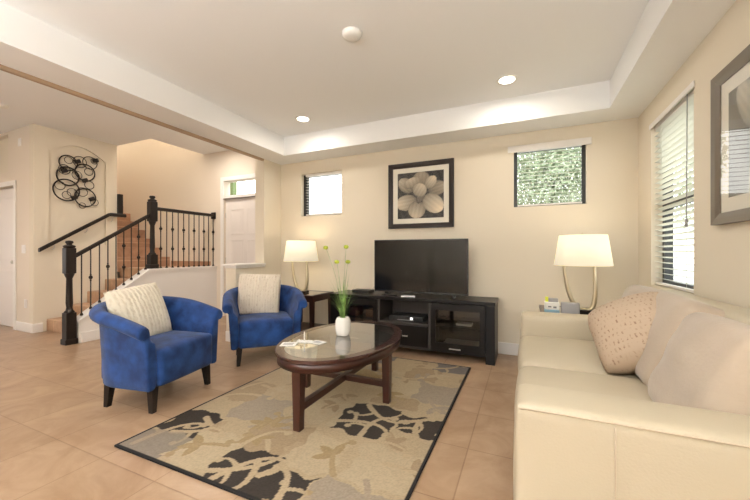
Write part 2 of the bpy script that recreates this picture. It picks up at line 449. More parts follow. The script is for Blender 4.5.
# right window
wy0, wy1, wz0, wz1 = 2.84, 3.655, 0.85, 2.24
root = empty('window_3', 'tall bright window above the sofa on the right wall', 'window', (RX + 0.08, (wy0 + wy1) / 2, wz0), R(-90), kind='structure')
w, h, t = (wy1 - wy0) / 2, wz1 - wz0, 0.045
mb = MB(); mb.box(-w, -w + t, 0, 0.06, 0, h); mb.box(w - t, w, 0, 0.06, 0, h); mb.box(-w + t, w - t, 0, 0.06, 0, t); mb.box(-w + t, w - t, 0, 0.06, h - t, h); mb.box(-w + t, w - t, -0.005, 0.055, h * 0.47, h * 0.47 + 0.05)
mb.build('window_frame', M['win_frame'], root)
mb = MB(); mb.box(-w + t, w - t, 0.028, 0.034, t, h - t); mb.build('pane', M['pane'], root)
b = blind('tall white slat blind in the window above the sofa', (RX + 0.045, (wy0 + wy1) / 2, wz0 + 0.005), R(-90), 0.80, 1.37, R(-14), 0.045, 0.046, (-0.415, 0.43, -0.058, -0.047, 1.345, 1.385))
mb = MB(); mb.tube([(0.33, -0.052, 1.34), (0.33, -0.056, 0.50)], 0.0035, 6); mb.tube([(0.33, -0.056, 0.50), (0.33, -0.056, 0.45)], 0.009, 8)
mb.build('tilt_wand', M['grey'], b)
root = empty('door_daylight', 'unseen patio door opening added in the rear wall for daylight', 'door', (-0.60, -3.2, 0), 0, kind='structure')  # invented opening behind the camera, lets in soft frontal daylight
mb = MB(); mb.box(-.80, -.74, -.04, .04, 0, 2.1); mb.box(.74, .80, -.04, .04, 0, 2.1); mb.box(-.74, .74, -.04, .04, 2.04, 2.1); mb.box(-.03, .03, -.03, .03, 0, 2.04)
mb.build('door_frame', M['win_frame'], root)

# ------------------------------------------------------------------ doors
def panel_door(root, w, h, t, panels, m):
    """door slab in local coords, x 0..w, front face at y=0 (towards -y)"""
    mb = MB(); mb.box(0, w, 0, t, 0.01, h)
    slab = mb.build('door_leaf', m, root)
    for (x0, x1, z0, z1) in panels:
        mb = MB()
        b_ = 0.022
        for (a, b2, c, d) in ((x0, x1, z0, z0 + b_), (x0, x1, z1 - b_, z1), (x0, x0 + b_, z0, z1), (x1 - b_, x1, z0, z1)):
            mb.box(a, b2, -0.006, 0, c, d, bev=0.0025, seg=1)
        mb.box(x0 + 0.05, x1 - 0.05, -0.004, 0, z0 + 0.05, z1 - 0.05, bev=0.003, seg=1)
        mb.build('door_panel', m, slab)
    return slab
root = empty('door_1', 'white two panel interior door at the left edge of the hall', 'door', (-7.70, 2.40, 0), 0, kind='structure')
slab = panel_door(root, 0.84, 2.11, 0.04, [(0.12, 0.72, 0.20, 0.86), (0.12, 0.72, 1.02, 1.98)], M['door'])
mb = MB(); mtx = Matrix.Translation((0.775, 0, 0.99)) @ Matrix.Rotation(R(90), 4, 'X')
mb.lathe([(0.026, 0), (0.026, 0.006), (0.009, 0.012), (0.009, 0.035), (0.024, 0.045), (0.026, 0.058), (0.012, 0.068)], 16, mtx=mtx)
mb.build('door_knob', M['steel'], slab)
mb = MB(); mb.box(-0.07, 0, -0.065, -0.052, 0, 2.19); mb.box(0.84, 0.91, -0.065, -0.052, 0, 2.19); mb.box(0, 0.84, -0.065, -0.052, 2.12, 2.19)
mb.build('door_casing', M['white'], root)
root = empty('door_2', 'white panelled front door with a transom window beyond the half wall', 'door', (-4.90, SW + 0.04, 0), 0, kind='structure')
slab = panel_door(root, 0.92, 2.085, 0.045, [(0.13, 0.42, 1.45, 1.90), (0.50, 0.79, 1.45, 1.90), (0.13, 0.42, 0.62, 1.36), (0.50, 0.79, 0.62, 1.36), (0.13, 0.42, 0.16, 0.52), (0.50, 0.79, 0.16, 0.52)], M['door'])
for z in (0.95, 1.75):
    mb = MB(); mb.tube([(0.0, -0.005, z), (0.0, -0.005, z + 0.09)], 0.007, 8); mb.build('hinge', M['steel'], root)
mb = MB(); mb.box(-0.07, 0, -0.056, -0.04, 0, 2.47); mb.box(0.92, 0.99, -0.056, -0.04, 0, 2.47); mb.box(0, 0.92, -0.056, -0.04, 2.40, 2.47); mb.box(0, 0.92, -0.05, 0.06, 2.09, 2.14)
mb.build('door_casing', M['white'], root)
mb = MB(); mb.box(0.0, 0.92, 0.05, 0.056, 2.14, 2.40); mb.build('pane', M['pane'], root)
mb = MB(); mb.box(-5.30, -5.06, SW + 0.35, SW + 0.45, 0, 2.9)
tag(mb.build('porch_post', mat('green_post_paint', (0.16, 0.22, 0.08), 0.6)), 'green porch post seen through the transom window', 'post')

# ------------------------------------------------------------------ stairs
def flight(name, label, steps, mt):
    root = empty(name, label, 'stairs', steps[0][0])
    for (o_, b_) in steps:
        mb = MB(); mb.box(*b_, bev=0.008, seg=1); mb.build('step', mt, root, loc=tuple(-c for c in steps[0][0]))
    return root
st = []
for k in range(4):
    ya = 2.49 + 0.245 * k
    st.append(((-5.77, 2.49, 0), (-6.298, -5.225, ya, ya + 0.245 + (0.0), 0, 0.174 * (k + 1))))
M['step1'] = tile_mat('lower_stair_tile', (0.42, 0.25, 0.15), (0.54, 0.35, 0.22), (1.2, 1.2, 1.2), 0.40, 0.25, off=(0.1, 0.08, 0), msize=0.006, rough=0.45, nscale=5)
flight('lower_stairs', 'lower stair flight of beige brown tiles rising from the hall floor', st, M['step1'])
mb = MB(); mb.box(-6.34, -5.225, 3.475, SW, 0.80, 0.87)
mb.box(-6.34, -5.225, 3.475, 3.50, 0.70, 0.80)
tag(mb.build('stair_landing', M['step1']), 'tiled stair landing behind the iron balustrade', 'landing')
mb = MB(); mb.box(-6.30, -5.23, SW - 0.012, SW, 0.87, 0.97)
struct(mb.build('baseboard_landing', M['step']), 'brown tile skirting along the landing wall', 'baseboard')
st = []
for k in range(11):
    xa = -6.34 - 0.25 * k
    st.append(((-6.34, 3.9, 0.87), (xa - 0.25, xa, 3.415, SW - 0.002, 0.80 + 0.18 * max(0, k - 1), 0.87 + 0.18 * (k + 1))))
flight('upper_stairs', 'upper stair flight of brown tiles with pale grout climbing left from the landing', st, M['step'])

def newel(root, x, y, z0, ztop, zb1, zt0, name='newel_post'):
    mb = MB(); w = 0.053
    mb.box(x - w - .012, x + w + .012, y - w - .012, y + w + .012, z0, z0 + 0.07, bev=0.01)
    mb.box(x - w, x + w, y - w, y + w, z0 + 0.05, zb1, bev=0.006)
    mb.lathe([(0.05, zb1 - 0.005), (0.054, zb1 + 0.01), (0.036, zb1 + 0.03), (0.030, zb1 + 0.06), (0.036, zb1 + 0.12), (0.033, (zb1 + zt0) / 2), (0.030, zt0 - 0.06), (0.046, zt0 - 0.02), (0.052, zt0 + 0.004)], 16, center=(x, y))
    mb.box(x - w, x + w, y - w, y + w, zt0, ztop - 0.09, bev=0.012)
    mb.lathe([(0.05, ztop - 0.092), (0.062, ztop - 0.075), (0.060, ztop - 0.065), (0.028, ztop - 0.052), (0.026, ztop - 0.045), (0.042, ztop - 0.025), (0.034, ztop - 0.005), (0.004, ztop)], 16, center=(x, y))
    return mb.build(name, M['iron'], root)
def baluster(root, x, y, z0, z1, knots):
    mb = MB(); r = 0.0075
    prof = [(0.018, z0), (0.018, z0 + 0.018), (0.010, z0 + 0.03), (r, z0 + 0.032)]
    for k in sorted(knots):
        prof += [(r, k - 0.045), (0.013, k - 0.038), (r, k - 0.030)]
        for i in range(7):
            a = PI * i / 6; prof.append((r + 0.016 * math.sin(a), k - 0.027 + 0.054 * i / 6))
        prof += [(r, k + 0.030), (0.013, k + 0.038), (r, k + 0.045)]
    prof.append((r, z1))
    mb.lathe(prof, 8, center=(x, y)); return mb.build('baluster', M['iron'], root)
def hrail(mb, pts, w=0.055, h=0.05):
    rings = []
    for (x, y, z) in pts:
        rings.append([(x - w / 2, y, z - h / 2), (x - w / 2, y, z + h * .25), (x - w / 4, y, z + h / 2), (x + w / 4, y, z + h / 2), (x + w / 2, y, z + h * .25), (x + w / 2, y, z - h / 2)])
    mb.loft(rings, 0, False)
bal = empty('stair_balustrade', 'black iron balustrade with turned newel posts along the stairs and landing', 'railing', (KX, 2.25, 0))
def L(o): o.location = Vector(o.location) - Vector((KX, 2.25, 0)); return o
L(newel(bal, KX, 2.25, 0, 1.28, 0.39, 0.87, 'lower_newel_post'))
L(newel(bal, KX, 3.262, 0.885, 1.99, 1.10, 1.60, 'upper_newel_post'))
mb = MB(); hrail(mb, [(KX, 2.30, 1.085), (KX, 3.21, 1.685)]); L(mb.build('sloped_handrail', M['iron'], bal))
mb = MB(); hrail(mb, [(KX, 3.32, 1.80), (KX, SW - 0.035, 1.80)]); mb.box(KX - .05, KX + .05, SW - 0.034, SW - 0.002, 1.735, 1.855, bev=.01)
L(mb.build('level_handrail', M['iron'], bal))
for i in range(9):
    y = 2.375 + 0.0985 * i
    zb = 0.275 + (y - 2.31) * 0.693 + 0.012; zt = 1.085 + (y - 2.30) * 0.659 - 0.02
    m_ = (zb + zt) / 2
    kn = [] if i % 2 == 0 else ([m_ + 0.02] if (i // 2) % 2 == 0 and i != 5 else [m_ + 0.02] if i == 3 else [m_ - 0.13, m_ + 0.17])
    L(baluster(bal, KX, y, zb, zt, kn))
for i in range(11):
    y = 3.39 + 0.0955 * i
    L(baluster(bal, KX, y, 0.885, 1.78, [] if i % 2 else [1.19, 1.50]))

wr = empty('wall_handrail', 'dark wall mounted handrail below the metal circle art', 'handrail', (-6.3, 2.8, 1.4))
mb = MB()
path = [(-6.225, 2.38, 1.165), (-6.225, 3.24, 1.745), (-6.225, 3.275, 1.757), (-6.225, 3.50, 1.757)]
hrail(mb, [(x, y, z) for x, y, z in path], 0.05, 0.055)
mb.build('rail', M['iron'], wr, loc=(6.3, -2.8, -1.4))
for y, z in ((2.55, 1.24), (2.95, 1.51), (3.30, 1.70)):
    mb = MB(); mb.tube([(-6.225, y, z), (-6.225, y, z - 0.035), (-6.26, y, z - 0.06), (-6.302, y, z - 0.06)], 0.006, 6)
    mb.build('bracket', M['steel'], wr, loc=(6.3, -2.8, -1.4))
mb = MB(); mb.box(-6.33, -6.26, 3.412, 3.482, 1.735, 2.12, bev=0.004)
tag(mb.build('stair_post', M['iron']), 'plain black square post at the corner of the stair wall', 'post')

# metal wall art on the stair wall
f_, ps_, H_, CY_ = 336., .42, 1.13, 252.6
def on_x(u, v, x):
    a = (u - 375) / f_; d = Vector((-math.sin(ps_) + a * math.cos(ps_), math.cos(ps_) + a * math.sin(ps_), (CY_ - v) / f_))
    return d * (x / d.x) + Vector((0, 0, H_))
rings = [(192, 165, 38, 1.4), (250, 160, 28, .8), (300, 165, 31, 1), (190, 231, 46, 1.8), (276, 213, 42, 1.5), (183, 300, 54, 1.7), (277, 338, 45, 1.5), (297, 276, 20, .9),
         (193, 151, 17, .7), (321, 156, 14, .7), (172, 197, 24, .9), (294, 209, 18, .8), (150, 277, 21, .8), (210, 312, 20, .8), (262, 310, 22, .8), (235, 226, 21, .7),
         (183, 325, 18, .7), (322, 362, 17, .7), (262, 378, 14, .7)]
art = empty('metal_wall_art', 'dark metal wall sculpture of overlapping rings in the arched recess', 'wall art', (-6.335, 2.9, 2.25))
for i, (a, b_, r_, th) in enumerate(rings):
    u, v = 30 + a / 5, 130 + b_ / 5
    xx = -6.305 + 0.006 * (i % 3)
    c = on_x(u, v, xx); e = on_x(u + r_ / 5, v, xx); g = on_x(u, v + r_ / 5, xx)
    rad = ((e - c).length + (g - c).length) / 2
    rad = (g - c).length * 0.98
    mb = MB(); mb.torus((0, 0, 0), (0, 1, 0), (0, 0, 1), rad, 0.0062 * th)
    mb.build('ring', M['iron'], art, loc=tuple(c - Vector((-6.335, 2.9, 2.25))))
for (a, b_) in ((238, 157), (328, 153), (172, 203), (275, 252), (222, 338), (310, 345)):
    c = on_x(30 + a / 5, 130 + b_ / 5, -6.295)
    mb = MB(); mb.rbox((0, 0, 0), (0.02, 0.085, 0.06), 0.0099, 3, mtx=Matrix.Rotation(R(25), 3, 'X'))
    mb.build('leaf_accent', M['iron'], art, loc=tuple(c - Vector((-6.335, 2.9, 2.25))))

def plate(name, label, cat, x, z, w=0.075, h=0.12, y=2.35):
    root = empty(name, label, cat, (x, y, z))
    mb = MB(); mb.box(-w / 2, w / 2, -0.008, 0, -h / 2, h / 2, bev=0.003); mb.build('cover_plate', M['white'], root)
    mb = MB(); mb.box(-0.016, 0.016, -0.012, -0.008, -0.03, 0.03, bev=0.002); mb.build('insert', M['white'], root)
plate('light_switch', 'white light switch on the hall wall beside the left door', 'switch', -6.569, 1.18, 0.11)
plate('power_outlet', 'white outlet low on the hall wall by the stairs', 'outlet', -6.51, 0.40)
plate('wall_sensor', 'small white sensor high on the hall wall', 'sensor', -6.688, 2.73, 0.09, 0.11)

# ------------------------------------------------------------------ ceiling fittings
def downlight(x, y, z, label, power, col=(1, 0.93, 0.84), r=0.068):
    root = empty('recessed_light', label, 'ceiling light', (x, y, z), group='round recessed ceiling lights')
    mb = MB(); seg = 32
    mb.lathe([(r, -0.001), (r + 0.02, -0.006), (r + 0.024, 0.0)], seg)
    mb.bm.faces.ensure_lookup_table()
    mb.build('trim_ring', M['fixture'], root)
    mb = MB(); mb.lathe([(r * 0.98, -0.0035), (r * 0.6, -0.009), (0.004, -0.011)], seg); mb.build('lens', M['lamp_on'], root)
    l = bpy.data.lights.new('recessed_lamp', 'AREA'); l.shape = 'DISK'; l.size = 0.12; l.energy = power; l.color = col
    lo = bpy.data.objects.new('recessed_lamp', l); lo.location = (0, 0, -0.03); lo.parent = root; COL.objects.link(lo)
    return root
DL = 6.0
for (x, y, lb) in ((-0.149, 3.259, 'round recessed ceiling light above the right part of the television wall'), (-2.367, 3.24, 'round recessed ceiling light above the left lamp'),
                   (-0.149, 0.9, 'recessed ceiling light above the sofa end behind the frame'), (-2.367, -0.2, 'recessed ceiling light above the first blue chair'),
                   (-0.149, -1.5, 'recessed ceiling light near the added patio door right'), (-2.367, -1.5, 'recessed ceiling light near the added patio door left')):
    downlight(x, y, 2.69, lb, DL)
downlight(-4.60, 3.68, 2.94, 'round recessed hall light half hidden by the beam', 16)
downlight(-4.8, 1.2, 2.94, 'recessed hall light before the stairs', 26, (1, 0.88, 0.78))
downlight(-7.2, 0.6, 2.94, 'recessed hall light near the left door', 14, (1, 0.80, 0.66))
downlight(-5.9, 3.95, 5.0, 'unseen light added high over the stair landing', 30, (1, 0.95, 0.86))  # this and the next: lamps added to brighten the dark stairwell
downlight(-8.2, 3.9, 5.0, 'unseen light added high over the upper stairs', 26, (1, 0.95, 0.86))
def detector(x, y, z, label):
    root = empty('smoke_detector', label, 'smoke detector', (x, y, z), 0, 'ceiling smoke detectors')
    mb = MB(); mb.lathe([(0.07, 0.0), (0.07, -0.012), (0.060, -0.030), (0.035, -0.036), (0.003, -0.037)], 32); mb.build('housing', M['fixture'], root)
    mb = MB(); mb.torus((0, 0, -0.026), (1, 0, 0), (0, 1, 0), 0.05, 0.004); mb.build('vent_ring', M['grey'], root)
detector(-1.122, 2.113, 2.69, 'round white smoke detector on the tray ceiling')
detector(-5.85, 1.884, 2.94, 'round white smoke detector on the hall ceiling')

def added_uplighter(x, y, label, pw):  # unseen uplighters, added behind the camera to brighten the ceiling
    root = empty('added_fill_lamp', label, 'fill lamp', (x, y, 0))
    mb = MB(); mb.lathe([(.14, 0), (.14, .015), (.03, .03)], 24); mb.build('base', M['steel'], root)
    mb = MB(); mb.tube([(0, 0, .03), (0, 0, 1.62)], .012, 10); mb.build('pole', M['steel'], root)
    mb = MB(); mb.lathe([(.02, 1.60), (.10, 1.64), (.17, 1.74), (.165, 1.74), (.095, 1.65), (.004, 1.62)], 28); mb.build('lamp_shade', M['steel'], root)
    l = bpy.data.lights.new('ceiling_fill', 'AREA'); l.shape = 'DISK'; l.size = .22; l.energy = pw; l.color = (.95, .98, 1.0)
    lo = bpy.data.objects.new('ceiling_fill', l); lo.parent = root; lo.location = (0, 0, 1.72); lo.rotation_euler = (PI, 0, 0); COL.objects.link(lo)
added_uplighter(-2.3, -1.9, 'unseen fill lamp added in the rear left of the living room', 290)
added_uplighter(0.6, -0.9, 'unseen fill lamp added behind the near sofa arm', 120)

# ------------------------------------------------------------------ pictures
def flower_mat():
    m = bpy.data.materials.new('sepia_flower_print'); m.use_nodes = True
    b = m.node_tree.nodes['Principled BSDF']; b.inputs['Roughness'].default_value = 0.6
    a = node(m.node_tree, 'ShaderNodeAttribute', attribute_name='Col')
    m.node_tree.links.new(a.outputs['Color'], b.inputs['Base Color']); return m
M['flower'] = flower_mat()
def print_mesh(fn, w, h, n=90):
    """flat print, x -w..w, z -h..h, coloured by fn(u,v) with u,v in -1..1"""
    vs = []; fs = []; cols = []
    for j in range(n + 1):
        for i in range(n + 1):
            u, v = 2 * i / n - 1, 2 * j / n - 1
            vs.append((u * w, 0, v * h)); cols.append(fn(u, v))
    for j in range(n):
        for i in range(n):
            a = j * (n + 1) + i; fs.append((a, a + 1, a + n + 2, a + n + 1))
    me = bpy.data.meshes.new('print'); me.from_pydata(vs, [], fs)
    ca = me.color_attributes.new('Col', 'FLOAT_COLOR', 'POINT')
    ca.data.foreach_set('color', [c for col in cols for c in (*col, 1)])
    me.materials.append(M['flower']); return me
def petals(spec, bgf, tint):
    def fn(u, v):
        c = bgf(u, v)
        for (cx, cy, rx, ry, ang, lo, hi) in spec:
            dx, dy = u - cx, v - cy
            ca, sa = math.cos(ang), math.sin(ang)
            p, q = (dx * ca + dy * sa) / (rx * .9), (-dx * sa + dy * ca) / (ry * .86)
            d = p * p + q * q
            if d < 1:
                k = lo + (hi - lo) * (0.5 + 0.5 * p) * (1 - 0.35 * abs(q)) - 0.12 * (d ** 4)
                k += 0.03 * math.sin(q * 14)
                c = max(0.02, k)
        c = c ** 1.35; return (c * tint[0], c * tint[1], c * tint[2])
    return fn
spec1 = [(-0.62, 0.45, .45, .34, 2.4, .25, .62), (0.05, 0.72, .32, .42, 1.5, .30, .50), (.72, .25, .42, .36, .3, .25, .55), (.45, .52, .34, .26, .9, .35, .85), (-.35, .55, .25, .45, 1.9, .3, .7),
         (-.60, -.30, .52, .40, 3.3, .28, .80), (-.15, -.62, .42, .44, 4.5, .30, .75), (.55, -.38, .55, .44, 5.6, .35, .95), (.05, .02, .45, .2, 1.2, .2, .35), (-.02, .22, .32, .36, 1.0, .38, .72)]
fn1 = petals(spec1, lambda u, v: 0.06 + 0.03 * math.sin(u * 20 + v * 9) + (0.55 if (-0.85 < u < -0.6 and .55 < v < .66) else 0), (1.0, .84, .62))
spec2 = [(0.3, 0.35, .9, .55, 1.0, .35, .75), (-.3, .5, .7, .35, 2.2, .35, .7), (.0, -.5, .9, .4, 4.4, .3, .7), (.6, -.2, .6, .4, 5.9, .4, .8)]
fn2 = petals(spec2, lambda u, v: 0.30 + 0.05 * math.sin(u * 5 + v * 3), (1.0, .93, .78))
def picture(name, label, loc, rz, w, h, fw, mw, fn, fm, gl):
    root = empty(name, label, 'picture', loc, rz, 'framed flower pictures')
    mb = MB()
    d = 0.032; W2, H2 = w / 2, h / 2
    # bevelled frame: outer to inner profile
    prof = [(0, 0), (0, -d), (fw * 0.55, -d * 0.85), (fw, -d * 0.55), (fw, 0)]
    cor = [(-1, -1), (1, -1), (1, 1), (-1, 1)]
    vr = [[mb.v((cx * (W2 - p), y, cz * (H2 - p))) for (p, y) in prof] for cx, cz in cor]
    for i in range(4):
        a, b2 = vr[i], vr[(i + 1) % 4]
        for k in range(len(prof)):
            kk = (k + 1) % len(prof); mb.face([a[k], b2[k], b2[kk], a[kk]])
    mb.build('picture_frame', fm, root)
    iw, ih = W2 - fw, H2 - fw
    mb = MB(); mb.box(-iw, iw, -0.010, -0.002, -ih, ih); mb.build('mat_board', M['mat'], root)
    link('print', print_mesh(fn, iw - mw, ih - mw), root, loc=(0, -0.0115, 0))
    mb = MB(); mb.box(-iw, iw, -0.0155, -0.0135, -ih, ih); mb.build('glass', gl, root)
    return root
picture('framed_picture', 'square dark framed sepia flower picture above the television', (-1.178, BY - 0.001, 1.838), 0, 0.825, 0.81, 0.058, 0.062, fn1, M['frame'], M['pic_glass_dull'])
picture('framed_picture', 'bronze framed flower picture cut by the right edge above the sofa', (RX - 0.001, 2.118, 1.700), R(-90), 0.84, 0.83, 0.062, 0.075, fn2, M['frame2'], M['pic_glass'])

# ------------------------------------------------------------------ rug
def rug():
    X0, X1, Y0, Y1 = -2.18, -0.483, 1.165, 3.37
    cs = 0.0065
    nx, ny = int((X1 - X0) / cs), int((Y1 - Y0) / cs)
    xs = np.linspace(X0, X1, nx + 1); ys = np.linspace(Y0, Y1, ny + 1)
    GX, GY = np.meshgrid(xs, ys)
    sand = np.array((0.46, 0.355, 0.23)); gold = np.array((0.33, 0.235, 0.115)); char = np.array((0.050, 0.040, 0.034)); slate = np.array((0.20, 0.175, 0.16)); tan = np.array((0.345, 0.25, 0.155)); lgrey = np.array((0.315, 0.265, 0.215)); pale = np.array((0.50, 0.40, 0.27))
    cols = np.zeros(GX.shape + (3,)); cols[:] = sand
    rs = np.random.RandomState(5)
    WX = GX + 0.018 * np.sin(GY * 19 + 2 * np.sin(GX * 11)) + 0.010 * np.sin(GY * 47 + GX * 13); WY = GY + 0.018 * np.sin(GX * 17 + 2 * np.sin(GY * 9)) + 0.010 * np.sin(GX * 43)
    patches = [(-2.18, -1.80, 1.165, 1.42, slate), (-1.83, -1.50, 1.20, 1.52, pale), (-1.20, -0.92, 1.43, 1.75, pale), (-1.55, -1.2, 1.46, 1.80, tan),
               (-.92, -.483, 1.165, 1.42, lgrey), (-1.9, -1.55, 1.70, 2.05, lgrey), (-1.5, -1.15, 1.85, 2.2, pale), (-2.18, -1.9, 1.9, 2.25, tan), (-1.85, -1.5, 2.3, 2.7, tan), (-1.2, -.8, 2.5, 2.85, pale),
               (-.80, -.483, 2.45, 2.80, lgrey), (-2.18, -1.85, 2.6, 3.0, lgrey), (-1.5, -1.15, 2.6, 3.0, gold), (-1.0, -.7, 2.85, 3.15, tan), (-2.18, -1.8, 3.1, 3.37, slate), (-1.85, -1.5, 3.0, 3.3, gold), (-.85, -.483, 1.45, 1.78, pale), (-1.05, -.72, 2.28, 2.44, tan)]
    darks = [(-2.17, -1.84, 1.40, 1.67, char), (-1.50, -1.16, 1.165, 1.46, char), (-1.18, -0.93, 1.165, 1.40, char), (-1.15, -0.79, 1.84, 2.25, char), (-.77, -.483, 1.98, 2.20, char), (-.80, -.483, 3.14, 3.37, slate), (-1.55, -1.25, 3.12, 3.37, slate)]
    for (a, b_, c, d, col) in patches:
        m = (WX > a) & (WX < b_) & (WY > c) & (WY < d)
        cols[m] = 0.72 * col + 0.28 * sand
    dk = np.zeros(GX.shape, bool)
    for (a, b_, c, d, col) in darks:
        m = (WX > a) & (WX < b_) & (WY > c) & (WY < d); dk |= m
        cols[m] = col
    def disk(cx, cy, r): return (GX - cx) ** 2 + (GY - cy) ** 2 < r * r
    def stroke(pts, wf, mask):
        n = len(pts)
        for i, (x, y) in enumerate(pts):
            w_ = wf(i / (n - 1)); i0 = np.searchsorted(xs, x - w_); i1 = np.searchsorted(xs, x + w_); j0 = np.searchsorted(ys, y - w_); j1 = np.searchsorted(ys, y + w_)
            if i1 <= i0 or j1 <= j0: continue
            sub = (GX[j0:j1, i0:i1] - x) ** 2 + (GY[j0:j1, i0:i1] - y) ** 2 < w_ * w_
            mask[j0:j1, i0:i1] |= sub
    def scroll(x, y, ang, ln, curl, wd, mask, end=1.5):
        pts = []; a = ang; px, py = x, y; n = int(ln / 0.005)
        for i in range(n):
            t = i / n; k = curl * (0.25 + 2.2 * t ** 2.5); a += k * 0.005
            px += 0.005 * math.cos(a); py += 0.005 * math.sin(a); pts.append((px, py))
        stroke(pts, lambda t: wd * (1.0 - 0.45 * t), mask)
        mask |= disk(pts[-1][0], pts[-1][1], wd * end)
        return pts
    def leafblob(x, y, ang, L_, w_, mask):
        stroke([(x + L_ * t * math.cos(ang), y + L_ * t * math.sin(ang)) for t in np.linspace(0, 1, 14)], lambda t: w_ * math.sin(PI * min(1, t * .9 + .08)) + .002, mask)
    vine = np.zeros(GX.shape, bool)
    # (x, y, heading, length, curl)
    vines = [(-2.10, 1.22, 1.5, .42, -4.5), (-2.02, 1.40, .3, .36, 6), (-1.98, 1.62, -.6, .30, 7), (-1.55, 1.20, .35, .52, 3.5), (-1.42, 1.17, 1.35, .42, -5), (-1.22, 1.30, 1.0, .34, 6), (-1.30, 1.38, -1.0, .26, -8),
             (-1.02, 1.17, 1.7, .30, 6), (-1.18, 1.92, .5, .46, -4.5), (-1.05, 2.24, -.9, .40, 5), (-.92, 1.84, 1.7, .34, -6), (-.75, 2.10, .4, .34, 6), (-.60, 1.95, 2.0, .30, -7), (-.8, 3.2, .3, .3, 6), (-1.5, 3.22, .2, .3, -6)]
    for (x, y, a, ln, cu) in vines:
        p = scroll(x, y, a, ln, cu, 0.021, vine)
        sg = 1 if cu > 0 else -1
        q = p[len(p) // 3]; scroll(q[0], q[1], a - sg * 1.2, 0.15, -sg * 14, 0.015, vine)
    faint = np.zeros(GX.shape, bool)
    for k in range(34):
        x = X0 + .15 + rs.rand() * (X1 - X0 - .3); y = Y0 + .1 + rs.rand() * (Y1 - Y0 - .2); a = rs.rand() * 6.28; sg = 1 if rs.rand() > .5 else -1
        m = np.zeros(GX.shape, bool); p = scroll(x, y, a, .34, 6 * sg, 0.017, m)
        q = p[len(p) // 2]
        lb = np.zeros(GX.shape, bool)
        for dd in (-.7, .5, 1.5): leafblob(q[0], q[1], a + dd, .12, .026, lb)
        cc = [gold, tan, lgrey, tan, gold, pale][k % 6]
        cols[lb & ~dk] = 0.75 * cc + 0.25 * sand
        cols[m & ~dk] = sand * 1.05 if k % 2 else 0.6 * cc + .4 * sand
    cols[vine & dk] = sand * 0.98
    cols[vine & ~dk] = cols[vine & ~dk] * 0.5 + 0.5 * sand
    n2 = rs.rand(*GX.shape)
    cols *= (0.64 + 0.17 * n2)[..., None]
    # sparse knots of dark grain in the charcoal
    b1 = (GX < X0 + .014) | (GX > X1 - .014) | (GY < Y0 + .014) | (GY > Y1 - .014)
    cols[b1] = (0.02, 0.018, 0.018)
    th = 0.012
    Z = np.full(GX.shape, th)
    vs = np.stack([GX, GY, Z], -1).reshape(-1, 3)
    idx = np.arange(vs.shape[0]).reshape(GX.shape)
    fs = np.stack([idx[:-1, :-1], idx[:-1, 1:], idx[1:, 1:], idx[1:, :-1]], -1).reshape(-1, 4)
    # side skirt
    rim = list(idx[0, :]) + list(idx[1:, -1]) + list(idx[-1, -2::-1]) + list(idx[-2:0:-1, 0])
    low = vs[rim].copy(); low[:, 2] = 0.001
    base = vs.shape[0]; vs = np.vstack([vs, low]); m_ = len(rim)
    side = [(rim[i], base + i, base + (i + 1) % m_, rim[(i + 1) % m_]) for i in range(m_)]
    allf = fs.tolist() + side + [tuple(base + i for i in range(m_))[::-1]]
    me = bpy.data.meshes.new('area_rug'); me.from_pydata(vs.tolist(), [], allf)
    ca = me.color_attributes.new('Col', 'FLOAT_COLOR', 'POINT')
    cc = np.ones((vs.shape[0], 4)); cc[:base, :3] = cols.reshape(-1, 3); cc[base:, :3] = (0.02, 0.018, 0.018)
    ca.data.foreach_set('color', cc.ravel())
    m = bpy.data.materials.new('rug_pile'); m.use_nodes = True; nt = m.node_tree
    b = nt.nodes['Principled BSDF']; b.inputs['Roughness'].default_value = 0.95; b.inputs['Specular IOR Level'].default_value = 0.1
    a = node(nt, 'ShaderNodeAttribute', attribute_name='Col'); nt.links.new(a.outputs['Color'], b.inputs['Base Color'])
    n = node(nt, 'ShaderNodeTexNoise'); n.inputs['Scale'].default_value = 300; bp = node(nt, 'ShaderNodeBump'); bp.inputs['Strength'].default_value = .3; bp.inputs['Distance'].default_value = .004
    nt.links.new(n.outputs[0], bp.inputs['Height']); nt.links.new(bp.outputs[0], b.inputs['Normal'])
    me.materials.append(m)
    tag(link('area_rug', me), 'beige rug with charcoal and gold scroll patches under the coffee table', 'rug')
rug()

